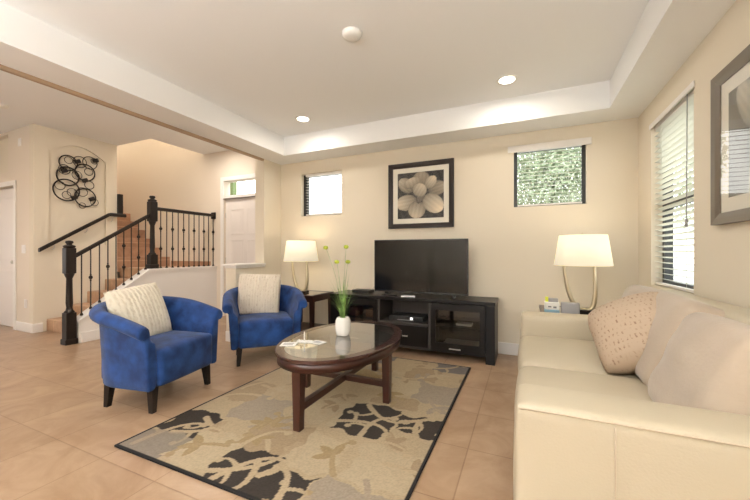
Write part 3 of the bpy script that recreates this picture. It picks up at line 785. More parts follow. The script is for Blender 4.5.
# ------------------------------------------------------------------ tub chairs
def tub_chair(label, loc, rz):
    """faces local -Y; origin on the floor at the centre"""
    root = empty('tub_chair', label, 'armchair', loc, rz, 'blue velvet tub chairs')
    # plan path of the wall centreline: from front right, round the back, to front left
    Wd, Df, Db = 0.300, -0.29, 0.275     # half width, front y, back y
    path = []
    nS = 8; rc = 0.26
    for i in range(nS): path.append((Wd, Df + (Db - rc - Df) * i / nS, 'R'))
    nC = 9
    for i in range(nC + 1):
        a = PI / 2 * i / nC; path.append((Wd - rc + rc * math.cos(a), Db - rc + rc * math.sin(a), 'C'))
    for i in range(1, 4): path.append(((Wd - rc) * (1 - i / 2.0) if i < 2 else 0, Db, 'B')) if i < 2 else None
    path.append((0.0, Db, 'B'))
    half = [(p[0], p[1]) for p in path]
    # unique & mirrored
    full = half + [(-x, y) for (x, y) in reversed(half[:-1])]
    n = len(full)
    acc = [0]
    for a, b_ in zip(full[:-1], full[1:]): acc.append(acc[-1] + math.hypot(b_[0] - a[0], b_[1] - a[1]))
    rings = []
    for i, (x, y) in enumerate(full):
        pa = full[max(0, i - 1)]; pb = full[min(n - 1, i + 1)]
        tx, ty = pb[0] - pa[0], pb[1] - pa[1]; l_ = math.hypot(tx, ty); nxv, nyv = ty / l_, -tx / l_     # outward normal
        t = acc[i] / acc[-1]; s = math.sin(PI * t)           # 0 at the fronts, 1 at the back
        sb = s ** 0.9
        top = 0.622 + 0.135 * sb
        rr = 0.047                                            # roll radius
        flare = 0.055
        # profile (outward offset, z)
        prof = [(-0.035, 0.20), (-0.02, 0.17), (0.025, 0.165), (0.037, 0.18)]
        for k in range(1, 5): prof.append((0.037 + flare * k / 4 * 0.42, 0.18 + (top - rr * 1.9 - 0.18) * k / 4.0))
        ocx, ocz = 0.044 + flare * 0.42, top - rr
        for k in range(9):
            a = R(-62 + 242 * k / 8)
            prof.append((ocx + rr * 1.05 * math.cos(a), ocz + rr * math.sin(a)))
        prof += [(ocx - rr - 0.01, top - rr - 0.06), (-0.025, 0.50), (-0.035, 0.42), (-0.04, 0.32)]
        rings.append([(x + nxv * o_, y + nyv * o_, z) for (o_, z) in prof])
    mb = MB()
    mb.loft(rings, 0, True)
    # soften the front faces a little with an extra end ring
    shell = mb.build('shell', M['velvet'], root)
    bv = shell.modifiers.new('soft', 'BEVEL'); bv.width = 0.018; bv.segments = 3; bv.limit_method = 'ANGLE'; bv.angle_limit = R(50)
    mb = MB(); mb.rbox((0, -0.035, 0.245), (0.50, 0.50, 0.15), 0.02, 5); mb.build('seat_base', M['velvet'], root)
    mb = MB(); mb.rbox((0, -0.035, 0.312), (0.535, 0.555, 0.27), 0.035, 8, bulge=(0, .014, .022)); mb.build('seat_cushion', M['velvet'], root)
    for sx in (-1, 1):
        for sy in (-1, 1):
            mb = MB(); cx, cy = sx * 0.255, (-0.235 if sy < 0 else 0.150)
            r0, r1 = 0.026, 0.017
            mb.loft([[(cx + sx * 0.012 + a * r1, cy + sy * 0.012 + b2 * r1, 0.0) for a, b2 in ((-1, -1), (1, -1), (1, 1), (-1, 1))],
                     [(cx + a * r0, cy + b2 * r0, 0.185) for a, b2 in ((-1, -1), (1, -1), (1, 1), (-1, 1))]], 0, False)
            mb.build('leg', M['dark_wood'], root)
    return root
# chair A faces +X slightly up-room
tub_chair('royal blue velvet tub chair nearest the stairs with a cream pillow', (-2.69, 1.745, 0), R(100))
tub_chair('royal blue velvet tub chair beside the left lamp table in front of the half wall', (-2.605, 2.865, 0), R(47))

def knit_mat(name, c1, c2, sx, sy):
    m = bpy.data.materials.new(name); m.use_nodes = True; nt = m.node_tree
    b = nt.nodes['Principled BSDF']; b.inputs['Roughness'].default_value = 0.9; b.inputs['Specular IOR Level'].default_value = 0.2
    tc = node(nt, 'ShaderNodeTexCoord'); w1 = node(nt, 'ShaderNodeTexWave', wave_type='BANDS', bands_direction='X'); w1.inputs['Scale'].default_value = sx
    w1.inputs['Distortion'].default_value = 2.5; w1.inputs['Detail'].default_value = 2; w1.inputs['Detail Scale'].default_value = 4
    n = node(nt, 'ShaderNodeTexVoronoi'); n.inputs['Scale'].default_value = sy
    nt.links.new(tc.outputs['Object'], w1.inputs['Vector']); nt.links.new(tc.outputs['Object'], n.inputs['Vector'])
    mul = node(nt, 'ShaderNodeMath', operation='ADD'); nt.links.new(w1.outputs['Fac'], mul.inputs[0]); nt.links.new(n.outputs['Distance'], mul.inputs[1])
    cr = node(nt, 'ShaderNodeValToRGB'); cr.color_ramp.elements[0].color = (*c1, 1); cr.color_ramp.elements[1].color = (*c2, 1); cr.color_ramp.elements[0].position = .15; cr.color_ramp.elements[1].position = .7
    nt.links.new(mul.outputs[0], cr.inputs[0]); nt.links.new(cr.outputs[0], b.inputs['Base Color'])
    bp = node(nt, 'ShaderNodeBump'); bp.inputs['Strength'].default_value = .5; bp.inputs['Distance'].default_value = .01
    nt.links.new(mul.outputs[0], bp.inputs['Height']); nt.links.new(bp.outputs[0], b.inputs['Normal'])
    return m
M['knit'] = knit_mat('cream_knit', (0.66, 0.57, 0.44), (0.80, 0.73, 0.60), 9, 30)
M['knit2'] = knit_mat('oatmeal_stripe_knit', (0.58, 0.47, 0.37), (0.74, 0.65, 0.54), 11, 40)
def pillow_mesh(name, m, s=0.42, t=0.075, n=18, rc=0.03):
    mb = MB(); vt = {}
    for side in (1, -1):
        for j in range(n + 1):
            for i in range(n + 1):
                u, v = 2 * i / n - 1, 2 * j / n - 1
                edge = i in (0, n) or j in (0, n)
                if side == -1 and edge: vt[(side, i, j)] = vt[(1, i, j)]; continue
                th = t * ((1 - u ** 2) * (1 - v ** 2)) ** 0.42
                k = 1 - 0.045 * (1 - v * v) * abs(u) ** 3 - rc * v ** 4; k2 = 1 - 0.045 * (1 - u * u) * abs(v) ** 3 - rc * u ** 4
                z = side * th + 0.004 * math.sin(7 * u + 3 * v) * (1 - u * u) * (1 - v * v)
                vt[(side, i, j)] = mb.v((u * s / 2 * k, z, v * s / 2 * k2))
        for j in range(n):
            for i in range(n):
                q = [vt[(side, i, j)], vt[(side, i + 1, j)], vt[(side, i + 1, j + 1)], vt[(side, i, j + 1)]]
                mb.face(q if side == -1 else q[::-1], 0, True)
    return mb
def pillow(label, loc, rot, m, s=0.42, t=0.075, rc=0.03):
    o = pillow_mesh('throw_pillow', m, s, t, rc=rc).build('throw_pillow', m, None, loc, rot)
    return tag(o, label, 'pillow', 'throw pillows on the seats')
# pillow A leans on the near/back side of chair A, pillow B upright in chair B
pillow('cream knitted square pillow in the nearer blue tub chair', (-2.825, 1.70, 0.64), (R(-18), R(-5), R(100)), M['knit'], 0.47, 0.085, 0.05)
pillow('oatmeal ribbed square pillow upright in the farther blue tub chair', (-2.73, 2.915, 0.66), (R(-12), R(2), R(32)), M['knit2'], 0.48, 0.08, 0.045)

# ------------------------------------------------------------------ coffee table
ct = empty('coffee_table', 'oval dark cherry coffee table with an inset glass top on the rug', 'coffee table', (-1.305, 2.33, 0.012))
A, B_ = 0.425, 0.645       # half sizes along X, Y
def ell(a, b_, z, n=64): return [(a * math.cos(2 * PI * i / n), b_ * math.sin(2 * PI * i / n), z) for i in range(n)]
zt = 0.455
mb = MB()
rgs = [ell(A - 0.065, B_ - 0.065, zt - 0.024), ell(A - 0.012, B_ - 0.012, zt - 0.024), ell(A, B_, zt - 0.020), ell(A, B_, zt - 0.004), ell(A - 0.005, B_ - 0.005, zt), ell(A - 0.065, B_ - 0.065, zt), ]
vr = [[mb.v(p) for p in r] for r in rgs]
for k in range(len(vr)):
    a, b2 = vr[k], vr[(k + 1) % len(vr)]
    for i in range(64): mb.face([a[i], a[(i + 1) % 64], b2[(i + 1) % 64], b2[i]], 0, False)
mb.build('rim', M['cherry_gloss'], ct)
mb = MB(); mb.loft([ell(A - 0.066, B_ - 0.066, zt - 0.008), ell(A - 0.066, B_ - 0.066, zt - 0.001)], 0, False); mb.build('glass_top', M['glass_top'], ct)
mb = MB()
r0 = [ell(A - 0.016, B_ - 0.016, zt - 0.082), ell(A - 0.016, B_ - 0.016, zt - 0.024), ell(A - 0.04, B_ - 0.04, zt - 0.024), ell(A - 0.04, B_ - 0.04, zt - 0.082)]
vr = [[mb.v(p) for p in r] for r in r0]
for k in range(4):
    a, b2 = vr[k], vr[(k + 1) % 4]
    for i in range(64): mb.face([a[i], a[(i + 1) % 64], b2[(i + 1) % 64], b2[i]], 0, k in (0, 2))
mb.build('apron', M['cherry'], ct)
LX, LY = 0.362, 0.59
for (x, y) in ((0, -LY), (LX, 0), (-LX, 0), (0, LY)):
    mb = MB(); a, b2 = 0.024, 0.031
    mb.loft([[(x + p * a, y + q * a, 0) for p, q in ((-1, -1), (1, -1), (1, 1), (-1, 1))], [(x + p * b2, y + q * b2, zt - 0.024) for p, q in ((-1, -1), (1, -1), (1, 1), (-1, 1))]], 0, False)
    mb.build('leg', M['cherry'], ct)
mb = MB(); mb.box(-0.022, 0.022, -LY + .028, LY - .028, 0.115, 0.160, bev=0.003); mb.build('stretcher', M['cherry'], ct)
mb = MB(); mb.box(-LX + .028, LX - .028, -0.022, 0.022, 0.116, 0.159, bev=0.003); mb.build('stretcher', M['cherry'], ct)
TZ = 0.012 + zt

# vase and grass
mb = MB()
def sq(r, z, n=32, e=3.2):
    out = []
    for i in range(n):
        a = 2 * PI * i / n + PI / 4 * 0; c, s = math.cos(a), math.sin(a)
        k = r / (abs(c) ** e + abs(s) ** e) ** (1 / e); out.append((k * c, k * s, z))
    return out
mb.loft([sq(.040, 0), sq(.047, .006), sq(.054, .04), sq(.056, .08), sq(.053, .12), sq(.044, .142), sq(.040, .146), sq(.037, .144), sq(.036, .11)], 0, True)
tag(mb.build('vase', M['ceramic'], None, (-1.335, 2.36, TZ)), 'white rounded square ceramic vase on the coffee table', 'vase')
gp = empty('artificial_grass_plant', 'green grass arrangement with four lime pompom flowers in the white vase', 'plant', (-1.335, 2.36, TZ + 0.113))
rnd = random.Random(3)
mb = MB()
for i in range(64):
    a = rnd.uniform(0, 2 * PI); lean = rnd.uniform(0.01, 0.13) if i % 5 else rnd.uniform(0.13, 0.24); hgt = rnd.uniform(0.18, 0.42); w_ = rnd.uniform(0.0016, 0.0030)
    r0 = rnd.uniform(0, 0.026); tw = a + rnd.uniform(-.5, .5)
    pl = None
    for k in range(8):
        t = k / 7
        r_ = r0 + lean * t ** 2.0; z = hgt * t * (1 - 0.18 * t * (lean > 0.15))
        c = Vector((r_ * math.cos(a), r_ * math.sin(a), z)); d = Vector((-math.sin(tw), math.cos(tw), 0)) * w_ * (1 - t ** 2) + Vector((0, 0, 0))
        q = (mb.v(c - d), mb.v(c + d))
        if pl: mb.face([pl[0], pl[1], q[1], q[0]], 0, True)
        pl = q
mb.build('grass_blades', M['leaf'], gp)
for (dx, dy, z) in ((-0.135, -0.045, 1.170), (0.022, 0.012, 1.176), (-0.046, -0.02, 1.055), (0.036, 0.016, 1.056)):
    zz = z - TZ - 0.113
    mb = MB(); mb.tube([(dx * 0.1 * t + dx * 0.9 * t * t * (1), dy * t, zz * t) for t in [k / 8 for k in range(9)]], 0.0011, 5)
    stem = mb.build('stem', M['leaf'], gp)
    mb = MB(); bmesh.ops.create_icosphere(mb.bm, subdivisions=3, radius=0.020)
    for v in mb.bm.verts: v.co *= 1 + 0.10 * math.sin(v.co.x * 900) * math.sin(v.co.y * 900 + v.co.z * 700); v.co.z *= .8
    for f in mb.bm.faces: f.smooth = True
    mb.build('pompom', M['pom'], stem, loc=(dx, dy, zz))

# card + holder on table
root = empty('card_holder', 'small clear card holder with white card standing on the coffee table', 'card holder', (-1.50, 2.07, TZ), R(20))
mb = MB(); mb.box(-0.055, 0.055, -0.03, 0.03, 0, 0.004); mb.box(-0.05, -0.046, -0.03, 0.03, 0.004, 0.012); mb.build('base', M['paper'], root)
mb = MB(); mb.box(-0.004, 0.004, -0.002, 0.002, 0.004, 0.075); mb.build('upright', M['paper'], root)
def paper(label, x, y, rz, w, h, dz=0.0):
    mb = MB(); mb.box(-w / 2, w / 2, -h / 2, h / 2, 0, 0.003)
    for k in range(3): mb.box(-w * .35, w * .3, h * (-.25 + .2 * k), h * (-.25 + .2 * k) + .008, 0.003, 0.0034, mi=1)
    o = mb.build('leaflet', [M['paper'], M['ink']], None, (x, y, TZ + dz), (0, 0, rz)); tag(o, label, 'leaflet', 'leaflets on the coffee table')
paper('white printed leaflet lying left on the coffee table glass', -1.56, 1.965, R(25), 0.11, 0.10)
paper('white folded leaflet beside the card holder nearer the vase', -1.395, 2.09, R(-10), 0.10, 0.08)

# ------------------------------------------------------------------ TV stand and TV
TS = empty('tv_stand', 'long black brown television stand with glass doors against the back wall', 'tv stand', (-1.23, 3.765, 0))
SL, SR, SF, SB, STp = -0.96, 0.96, -0.215, 0.215, 0.63
mb = MB()
mb.box(SL, SR, SF - 0.01, SB, STp - 0.035, STp, bev=0.004)
mb.build('top', M['stand'], TS)
mb = MB()
for x0, x1 in ((SL + .005, SL + .035), (-0.32, -0.295), (0.275, 0.30), (SR - .035, SR - .005)): mb.box(x0, x1, SF, SB - .01, 0.07 if -0.9 < x0 < 0.9 else 0, STp - 0.035)
mb.box(SL + .035, SR - .035, SB - .025, SB - .01, 0.08, STp - .035)
mb.box(SL + .035, SR - .035, SF + .005, SB - .025, 0.07, 0.095)
mb.box(-0.295, 0.275, SF + .01, SB - .025, 0.33, 0.35)
mb.build('carcass', M['stand_in'], TS)
for sx in (-1, 1):
    for (a, b2) in ((0.865, 0.955),):
        mb = MB(); mb.box(min(sx * a, sx * b2), max(sx * a, sx * b2), SF - 0.004, SF + .03, 0, STp - 0.036, bev=.003); mb.build('front_post', M['stand'], TS)
mb = MB(); mb.box(-0.292, 0.272, SF - 0.012, SF + .008, 0.10, 0.325, bev=.003); dr = mb.build('drawer', M['stand'], TS)
mb = MB(); mb.box(-0.05, 0.05, SF - 0.036, SF - 0.028, 0.205, 0.217, bev=.002); mb.box(-.045, -.037, SF - .03, SF - .012, .207, .215); mb.box(.037, .045, SF - .03, SF - .012, .207, .215)
mb.build('drawer_handle', M['steel'], dr)
for (x0, x1, nm) in ((-0.862, -0.325, 'l'), (0.305, 0.862, 'r')):
    mb = MB(); f = 0.05; z0, z1 = 0.075, STp - .04
    for bx in ((x0, x0 + f, z0, z1), (x1 - f, x1, z0, z1), (x0 + f, x1 - f, z0, z0 + .10), (x0 + f, x1 - f, z1 - f - .02, z1)): mb.box(bx[0], bx[1], SF - .012, SF + .006, bx[2], bx[3])
    d = mb.build('glass_door', M['stand'], TS)
    mb = MB(); mb.box(x0 + f, x1 - f, SF - .004, SF, z0 + .10, z1 - f - .02); mb.build('glass', M['cab_glass'], d)
    cx = (x0 + x1) / 2 - 0.02
    mb = MB(); mb.box(cx - 0.06, cx + 0.06, SF - 0.036, SF - 0.028, 0.118, 0.130, bev=.002); mb.box(cx - .05, cx - .042, SF - .03, SF - .012, .12, .128); mb.box(cx + .042, cx + .05, SF - .03, SF - .012, .12, .128)
    mb.build('door_handle', M['steel'], d)
    mb = MB(); mb.box(x0 + .02, x1 - .02, SF + .02, SB - .03, 0.33, 0.345); mb.build('shelf', M['stand_in'], TS)
def box_thing(name, label, cat, x, y, z, sx, sy, sz, m, rz=0, extra=None):
    root = empty(name, label, cat, (x, y, z), rz)
    mb = MB(); mb.box(-sx / 2, sx / 2, -sy / 2, sy / 2, 0, sz, bev=min(sz, sx) * .08); mb.build('casing', m, root)
    if extra:
        for (nm, bx, mm) in extra:
            mb = MB(); mb.box(*bx); mb.build(nm, mm, root)
    return root
M['led'] = mat('white_status_light', (1, 1, 1), .5, emit=(1, 1, 1), estr=1.5)
M['silver'] = mat('silver_plastic', (0.45, 0.44, 0.43), 0.35, 0.3)
box_thing('cable_box', 'black cable box with a white light on the open middle shelf', 'cable box', -1.24, 3.76, 0.351, 0.40, 0.26, 0.055, M['black'], 0,
          [('status_light', (0.055, 0.085, -0.134, -0.130, 0.02, 0.045), M['led']), ('button_row', (-0.10, 0.10, -0.133, -0.130, 0.010, 0.016), M['silver'])])
box_thing('disc_player', 'flat silver disc player behind the right glass door', 'disc player', -0.645, 3.76, 0.096, 0.36, 0.25, 0.045, M['silver'])
box_thing('storage_box', 'small dark red box behind the left glass door', 'box', -1.95, 3.78, 0.346, 0.12, 0.16, 0.11, mat('dark_red_card', (0.10, 0.02, 0.015), .6))
box_thing('storage_box', 'small brown box nearer the middle behind the left glass door', 'box', -1.72, 3.78, 0.346, 0.12, 0.16, 0.09, mat('brown_card', (0.09, 0.04, 0.02), .6))
box_thing('network_router', 'black flat box left of the television on the stand', 'router', -1.86, 3.80, 0.631, 0.24, 0.15, 0.035, M['black'])
box_thing('media_player', 'pale small box behind the right glass door on the middle shelf', 'media player', -0.60, 3.72, 0.3455, 0.16, 0.12, 0.022, M['silver'])
TV = empty('television', 'wide black flat television on the stand', 'television', (-1.118, 3.74, 0.631))
mb = MB(); mb.box(-0.5565, 0.5565, -0.012, 0.022, 0.03, 0.652, bev=.004); mb.rbox((0, 0.04, 0.30), (0.7, 0.05, 0.35), 0.02, 3); mb.build('cabinet', M['black'], TV)
mb = MB(); mb.box(-0.546, 0.546, -0.0135, -0.0118, 0.046, 0.642); mb.build('screen', M['screen'], TV)
for sx in (-1, 1):
    mb = MB(); mb.box(sx * .40 - .018, sx * .40 + .018, -0.01, 0.012, 0.008, 0.035); mb.box(sx * .40 - .02, sx * .40 + .02, -.11, .11, 0, 0.010, bev=.003); mb.build('foot', M['black'], TV)
box_thing('remote_control', 'light grey remote control lying before the television', 'remote', -1.20, 3.60, 0.631, 0.16, 0.042, 0.018, M['silver'], R(12))
box_thing('remote_control', 'black remote control lying left of the grey one', 'remote', -1.42, 3.61, 0.631, 0.15, 0.042, 0.018, M['black'], R(-8))
mb = MB(); mb.tube([(-1.76, 3.80, 0.65), (-1.735, 3.86, 0.69), (-1.72, 3.90, 0.76), (-1.70, 3.92, 0.86), (-1.66, 3.93, 0.95)], 0.003, 6)
tag(mb.build('cord', M['grey']), 'thin pale cord rising left of the television', 'cord')

# ------------------------------------------------------------------ side tables and lamps
def side_table(label, x0, x1, y0, y1, h=0.60):
    cx, cy = (x0 + x1) / 2, (y0 + y1) / 2; w, d = (x1 - x0) / 2, (y1 - y0) / 2
    root = empty('side_table', label, 'side table', (cx, cy, 0), 0, 'glass topped side tables')
    mb = MB()
    for bx in ((-w, w, -d, -d + .05), (-w, w, d - .05, d), (-w, -w + .05, -d + .05, d - .05), (w - .05, w, -d + .05, d - .05)): mb.box(*bx, h - .025, h)
    mb.build('top_frame', M['cherry'], root)
    mb = MB(); mb.box(-w + .05, w - .05, -d + .05, d - .05, h - .008, h - .001); mb.build('glass_top', M['glass_top'], root)
    mb = MB()
    for bx in ((-w + .03, w - .03, -d + .02, -d + .04), (-w + .03, w - .03, d - .04, d - .02), (-w + .02, -w + .04, -d + .03, d - .03), (w - .04, w - .02, -d + .03, d - .03)): mb.box(*bx, h - .085, h - .026)
    mb.build('apron', M['cherry'], root)
    for sx in (-1, 1):
        for sy in (-1, 1):
            mb = MB(); x, y = sx * (w - .035), sy * (d - .035); a, b2 = .018, .026
            mb.loft([[(x + p * a, y + q * a, 0) for p, q in ((-1, -1), (1, -1), (1, 1), (-1, 1))], [(x + p * b2, y + q * b2, h - .026) for p, q in ((-1, -1), (1, -1), (1, 1), (-1, 1))]], 0, False)
            mb.build('leg', M['cherry'], root)
    mb = MB(); mb.box(-w + .05, w - .05, -d + .05, d - .05, 0.14, 0.158); mb.build('lower_shelf', M['cherry'], root)
side_table('dark cherry side table with glass top between the far blue chair and the television stand', -2.93, -2.37, 3.44, 3.94)
side_table('dark cherry side table with glass top behind the far arm of the sofa', 0.13, 0.73, 3.27, 3.80)

def table_lamp(label, x, y, z, pw):
    root = empty('table_lamp', label, 'lamp', (x, y, z), 0, 'table lamps on the side tables')
    mb = MB(); mb.box(-0.03, 0.095, -0.045, 0.045, 0, 0.022, bev=.004); mb.build('base', M['dark_wood'], root)
    # U of flat metal: two arms curving up
    mb = MB()
    def arm(s):
        rings = []
        for k in range(22):
            t = k / 21
            a = t * PI / 2
            xx = s * 0.118 * math.sin(a) ** 0.68 + 0.03 * (1 - t) - 0.033 * t; zz = 0.022 + 0.42 * (1 - math.cos(a)) ** 1.12 + 0.0
            ta = Vector((s * 0.125 * math.cos(a) + 1e-4, 0, 0.42 * math.sin(a) + 1e-4)).normalized(); nn = Vector((-ta.z * s, 0, ta.x * s))
            wd = 0.030 * (1 - 0.35 * t); th = 0.013 * (1 - .3 * t) + 0.006 * math.sin(PI * t)
            c = Vector((xx, 0, zz))
            rings.append([c + nn * th + Vector((0, -wd, 0)) * .6, c + nn * th * .4 + Vector((0, -wd, 0)), c - nn * th + Vector((0, -wd * .6, 0)), c - nn * th + Vector((0, wd * .6, 0)), c + nn * th * .4 + Vector((0, wd, 0)), c + nn * th + Vector((0, wd * .6, 0))])
        mb.loft(rings, 0, True)
    arm(1); arm(-1)
    mb.box(-.150, .085, -.008, .008, .437, .447)
    mb.build('lamp_body', M['brass'], root)
    mb = MB(); mb.tube([(0, 0, .445), (0, 0, .49)], 0.012, 10); mb.tube([(0, 0, .49), (0, 0, .69)], 0.002, 6); mb.build('socket', M['brass'], root)
    mb = MB(); n = 40; zb, ztp = 0.415, 0.685
    r = [[(rr * math.cos(2 * PI * i / n), rr * math.sin(2 * PI * i / n), zz) for i in range(n)] for rr, zz in ((0.228, zb), (0.188, ztp), (0.184, ztp), (0.224, zb))]
    vr = [[mb.v(p) for p in q] for q in r]
    for k in range(4):
        a, b2 = vr[k], vr[(k + 1) % 4]
        for i in range(n): mb.face([a[i], a[(i + 1) % n], b2[(i + 1) % n], b2[i]], 0, k in (0, 2))
    sh = mb.build('lamp_shade', M['shadef'], root)
    mb = MB()
    for k in range(3): a = 2 * PI * k / 3; mb.tube([(0, 0, .683), (.186 * math.cos(a), .186 * math.sin(a), .683)], .002, 5)
    mb.lathe([(.004, .684), (.010, .69), (.008, .70), (.003, .71)], 12); mb.build('finial', M['brass'], sh)
    mb = MB(); mb.lathe([(.012, .488), (.030, .52), (.032, .55), (.018, .58), (.003, .585)], 16); mb.build('bulb', M['lamp_on'], root)
    l = bpy.data.lights.new('bulb_light', 'POINT'); l.energy = pw; l.color = (1, .80, .55); l.shadow_soft_size = .05
    lo = bpy.data.objects.new('bulb_light', l); lo.parent = root; lo.location = (0, 0, .63); COL.objects.link(lo)
table_lamp('lit table lamp with white shade and curved metal arms left of the television', -2.72, 3.68, 0.60, 2.6)
table_lamp('lit table lamp with white shade and curved metal arms behind the sofa arm', 0.47, 3.50, 0.60, 2.6)

# things on the right side table
box_thing('grey_box', 'grey square box beside the lamp foot behind the sofa arm', 'box', 0.355, 3.335, 0.60, 0.14, 0.05, 0.10, M['grey'])
box_thing('pale_blue_book', 'pale blue box lying under the white one behind the sofa arm', 'book', 0.215, 3.35, 0.60, 0.115, 0.09, 0.03, M['lblue'])
box_thing('white_box', 'white printed box on top of the pale blue one', 'box', 0.215, 3.35, 0.6305, 0.115, 0.08, 0.065, M['paper'], 0, [('printing', (-0.03, -0.005, -.0405, -.040, .02, .032), M['ink']), ('printing', (0.01, 0.035, -.0405, -.040, .015, .03), M['ink'])])
box_thing('dark_card_stack', 'dark printed card stack on top of the white box with a yellow tab', 'cards', 0.225, 3.35, 0.696, 0.075, 0.05, 0.032, M['grey'], 0, [('yellow_tab', (-0.062, -0.038, -.02, -.017, 0.001, .045), M['yellow'])])

# ------------------------------------------------------------------ sofa
sf = empty('sofa', 'cream leather two seat sofa with suede cushions along the right wall', 'sofa', (0.46, 2.2, 0))
def sl(mb, name, m, label=None, parent=None): return mb.build(name, m, parent or sf, loc=(-0.46, -2.2, 0), label=label)
FX, BX_ = -0.03, 0.965
mb = MB(); mb.rbox(((FX + .03 + BX_) / 2, 2.2, 0.185), (BX_ - FX - .03, 1.62, 0.27), 0.03, 5); sl(mb, 'base', M['leather'])
def arm_fn(p): return p
def arm_mesh(y0, y1, top):
    mb = MB()
    def fn(p):
        # slight roll bulge at the top, gentle sag towards the back
        k = max(0, (p.z / (top / 2)))
        p = Vector(p); p.y *= 1 + 0.03 * k ** 3
        return p
    mb.rbox(((FX + BX_) / 2, (y0 + y1) / 2, 0.04 + (top - 0.04) / 2), (BX_ - FX, y1 - y0, top - 0.04), 0.030, 8, bulge=(0.010, 0.006, 0.006), fn=fn)
    return mb
na = sl(arm_mesh(1.235, 1.45, 0.622), 'near_arm', M['leather'])
fa = sl(arm_mesh(2.99, 3.21, 0.625), 'far_arm', M['leather'])
mb = MB()
xx = 0.25
mb.tube([(xx, 1.232, 0.07), (xx, 1.226, 0.2), (xx, 1.226, 0.45), (xx, 1.227, 0.600)], 0.0022, 6)
mb.tube([(FX + .015, 1.236, 0.604), (0.1, 1.230, 0.609), (0.6, 1.229, 0.609), (0.93, 1.234, 0.604)], 0.0028, 6)
sl(mb, 'seam', M['seam'], parent=None)
mb = MB(); mb.rbox((0.885, 2.2, 0.48), (0.18, 1.60, 0.79), 0.05, 7); sl(mb, 'back_frame', M['leather'])
for (y0, y1) in ((1.445, 2.205), (2.215, 2.985)):
    mb = MB(); mb.rbox(((FX + 0.68) / 2 - .005, (y0 + y1) / 2, 0.39), (0.71, y1 - y0, 0.165), 0.06, 7, bulge=(0.012, 0.0, 0.018)); sl(mb, 'seat_cushion', M['leather'])
rot = Matrix.Rotation(R(20), 3, 'Y')
for i, (y0, y1) in enumerate(((1.43, 1.955), (1.96, 2.98))):
    mb = MB()
    def fn(p, i=i):
        p = Vector(p)
        w_ = 0.007 * math.sin(p.y * 19 + p.z * 9 + i * 2) * math.sin(p.z * 8 + 1) + 0.008 * math.sin(p.z * 34 - p.y * 14 + 2 * math.sin(p.y * 7)) * max(0, math.sin(p.y * 6 + 1.2))
        p.x -= w_ * (p.x < 0); return p
    mb.rbox((0.69 - 0.025 * (1 - i), (y0 + y1) / 2, 0.665 - 0.032 * (1 - i)), (0.21, y1 - y0, 0.47), 0.07, 9, bulge=(0.03, 0.0, 0.012), mtx=rot, fn=fn)
    sl(mb, 'back_cushion', M['microfibre'])
for (x, y) in ((0.05, 1.28), (0.05, 3.12), (0.88, 1.28), (0.88, 3.12)):
    mb = MB(); mb.lathe([(0.022, 0), (0.03, 0.05)], 14, center=(x, y)); sl(mb, 'foot', M['dark_wood'])

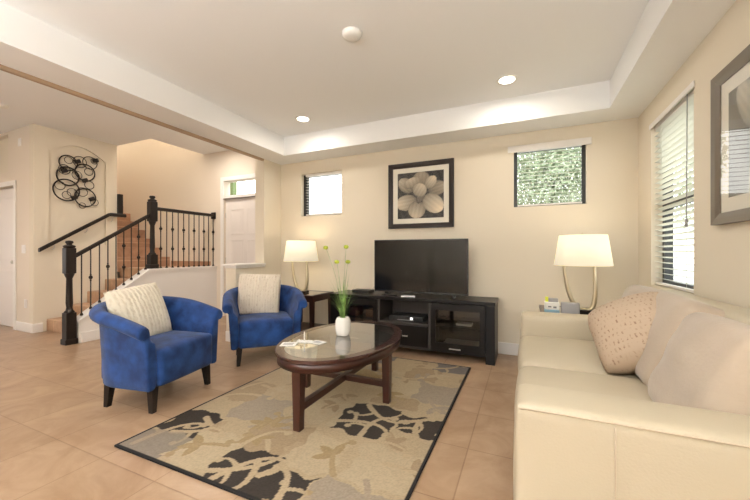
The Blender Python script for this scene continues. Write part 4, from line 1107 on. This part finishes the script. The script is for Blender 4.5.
# patterned throw pillow: rows of small brown marks
def mark_mat():
    m = bpy.data.materials.new('beige_marked_fabric'); m.use_nodes = True; nt = m.node_tree
    b = nt.nodes['Principled BSDF']; b.inputs['Roughness'].default_value = 0.9
    tc = node(nt, 'ShaderNodeTexCoord'); mp = node(nt, 'ShaderNodeMapping'); mp.inputs['Rotation'].default_value = (R(90), 0, 0)
    nt.links.new(tc.outputs['Object'], mp.inputs[0])
    br = node(nt, 'ShaderNodeTexBrick', offset=0.37, offset_frequency=2); br.inputs['Scale'].default_value = 1
    br.inputs['Brick Width'].default_value = 0.022; br.inputs['Row Height'].default_value = 0.034; br.inputs['Mortar Size'].default_value = 0.0085; br.inputs['Mortar Smooth'].default_value = .4
    br.inputs['Color1'].default_value = (1, 1, 1, 1); br.inputs['Color2'].default_value = (0.1, 0.1, 0.1, 1); br.inputs['Mortar'].default_value = (0, 0, 0, 1)
    nt.links.new(mp.outputs[0], br.inputs[0])
    n = node(nt, 'ShaderNodeTexNoise'); n.inputs['Scale'].default_value = 75; nt.links.new(tc.outputs['Object'], n.inputs[0])
    th = node(nt, 'ShaderNodeMath', operation='GREATER_THAN'); th.inputs[1].default_value = 0.50; nt.links.new(n.outputs[0], th.inputs[0])
    ml = node(nt, 'ShaderNodeMath', operation='MULTIPLY'); nt.links.new(br.outputs[0], ml.inputs[0]); nt.links.new(th.outputs[0], ml.inputs[1])
    mx = node(nt, 'ShaderNodeMix', data_type='RGBA'); mx.inputs[6].default_value = (0.45, 0.345, 0.25, 1); mx.inputs[7].default_value = (0.23, 0.14, 0.095, 1)
    nt.links.new(ml.outputs[0], mx.inputs[0]); nt.links.new(mx.outputs[2], b.inputs['Base Color']); return m
M['marks'] = mark_mat()
a_ = Vector((.31, -.08, .16)).normalized(); b_ = Vector((-.005, .305, .27)); b_ = (b_ - a_ * a_.dot(b_)).normalized(); y_ = b_.cross(a_)
rm = Matrix((a_, y_, b_)).transposed().to_euler()
pillow('beige pillow with rows of small brown marks leaning on the sofa back', (0.565, 2.31, 0.685), rm, M['marks'], 0.45, 0.15, 0.10)

# ------------------------------------------------------------------ trees outside
def tree(label, x, y, zc, rx, ry, rz, n, seed, trunk=True):
    rr = random.Random(seed)
    root = empty('tree', label, 'tree', (x, y, -0.15))
    mb = MB(); mb.tube([(0, 0, 0), (0.05, 0, 1.0), (0, 0.05, zc)], [.09, .08, .05], 8); mb.build('trunk', M['bark'], root)
    mb = MB()
    for i in range(n):
        d = Vector((rr.gauss(0, 1), rr.gauss(0, 1), rr.gauss(0, 1))).normalized() * rr.random() ** 0.45
        c = Vector((d.x * rx, d.y * ry, zc + 0.15 + d.z * rz))
        a = Vector((rr.gauss(0, 1), rr.gauss(0, 1), rr.gauss(0, 1))).normalized(); b2 = a.orthogonal().normalized(); s_ = rr.uniform(.028, .055)
        mb.face([mb.v(c - a * s_), mb.v(c - b2 * s_ * .45), mb.v(c + a * s_), mb.v(c + b2 * s_ * .45)])
    mb.build('foliage', M['treeleaf'], root, recalc=False)
tree('leafy green tree outside the right high window', 0.5, 7.3, 2.7, 1.5, 0.8, 1.2, 17000, 1)
tree('smaller leafy tree farther outside the right high window', 3.9, 9.6, 2.6, 1.2, 0.8, 1.2, 7000, 2)
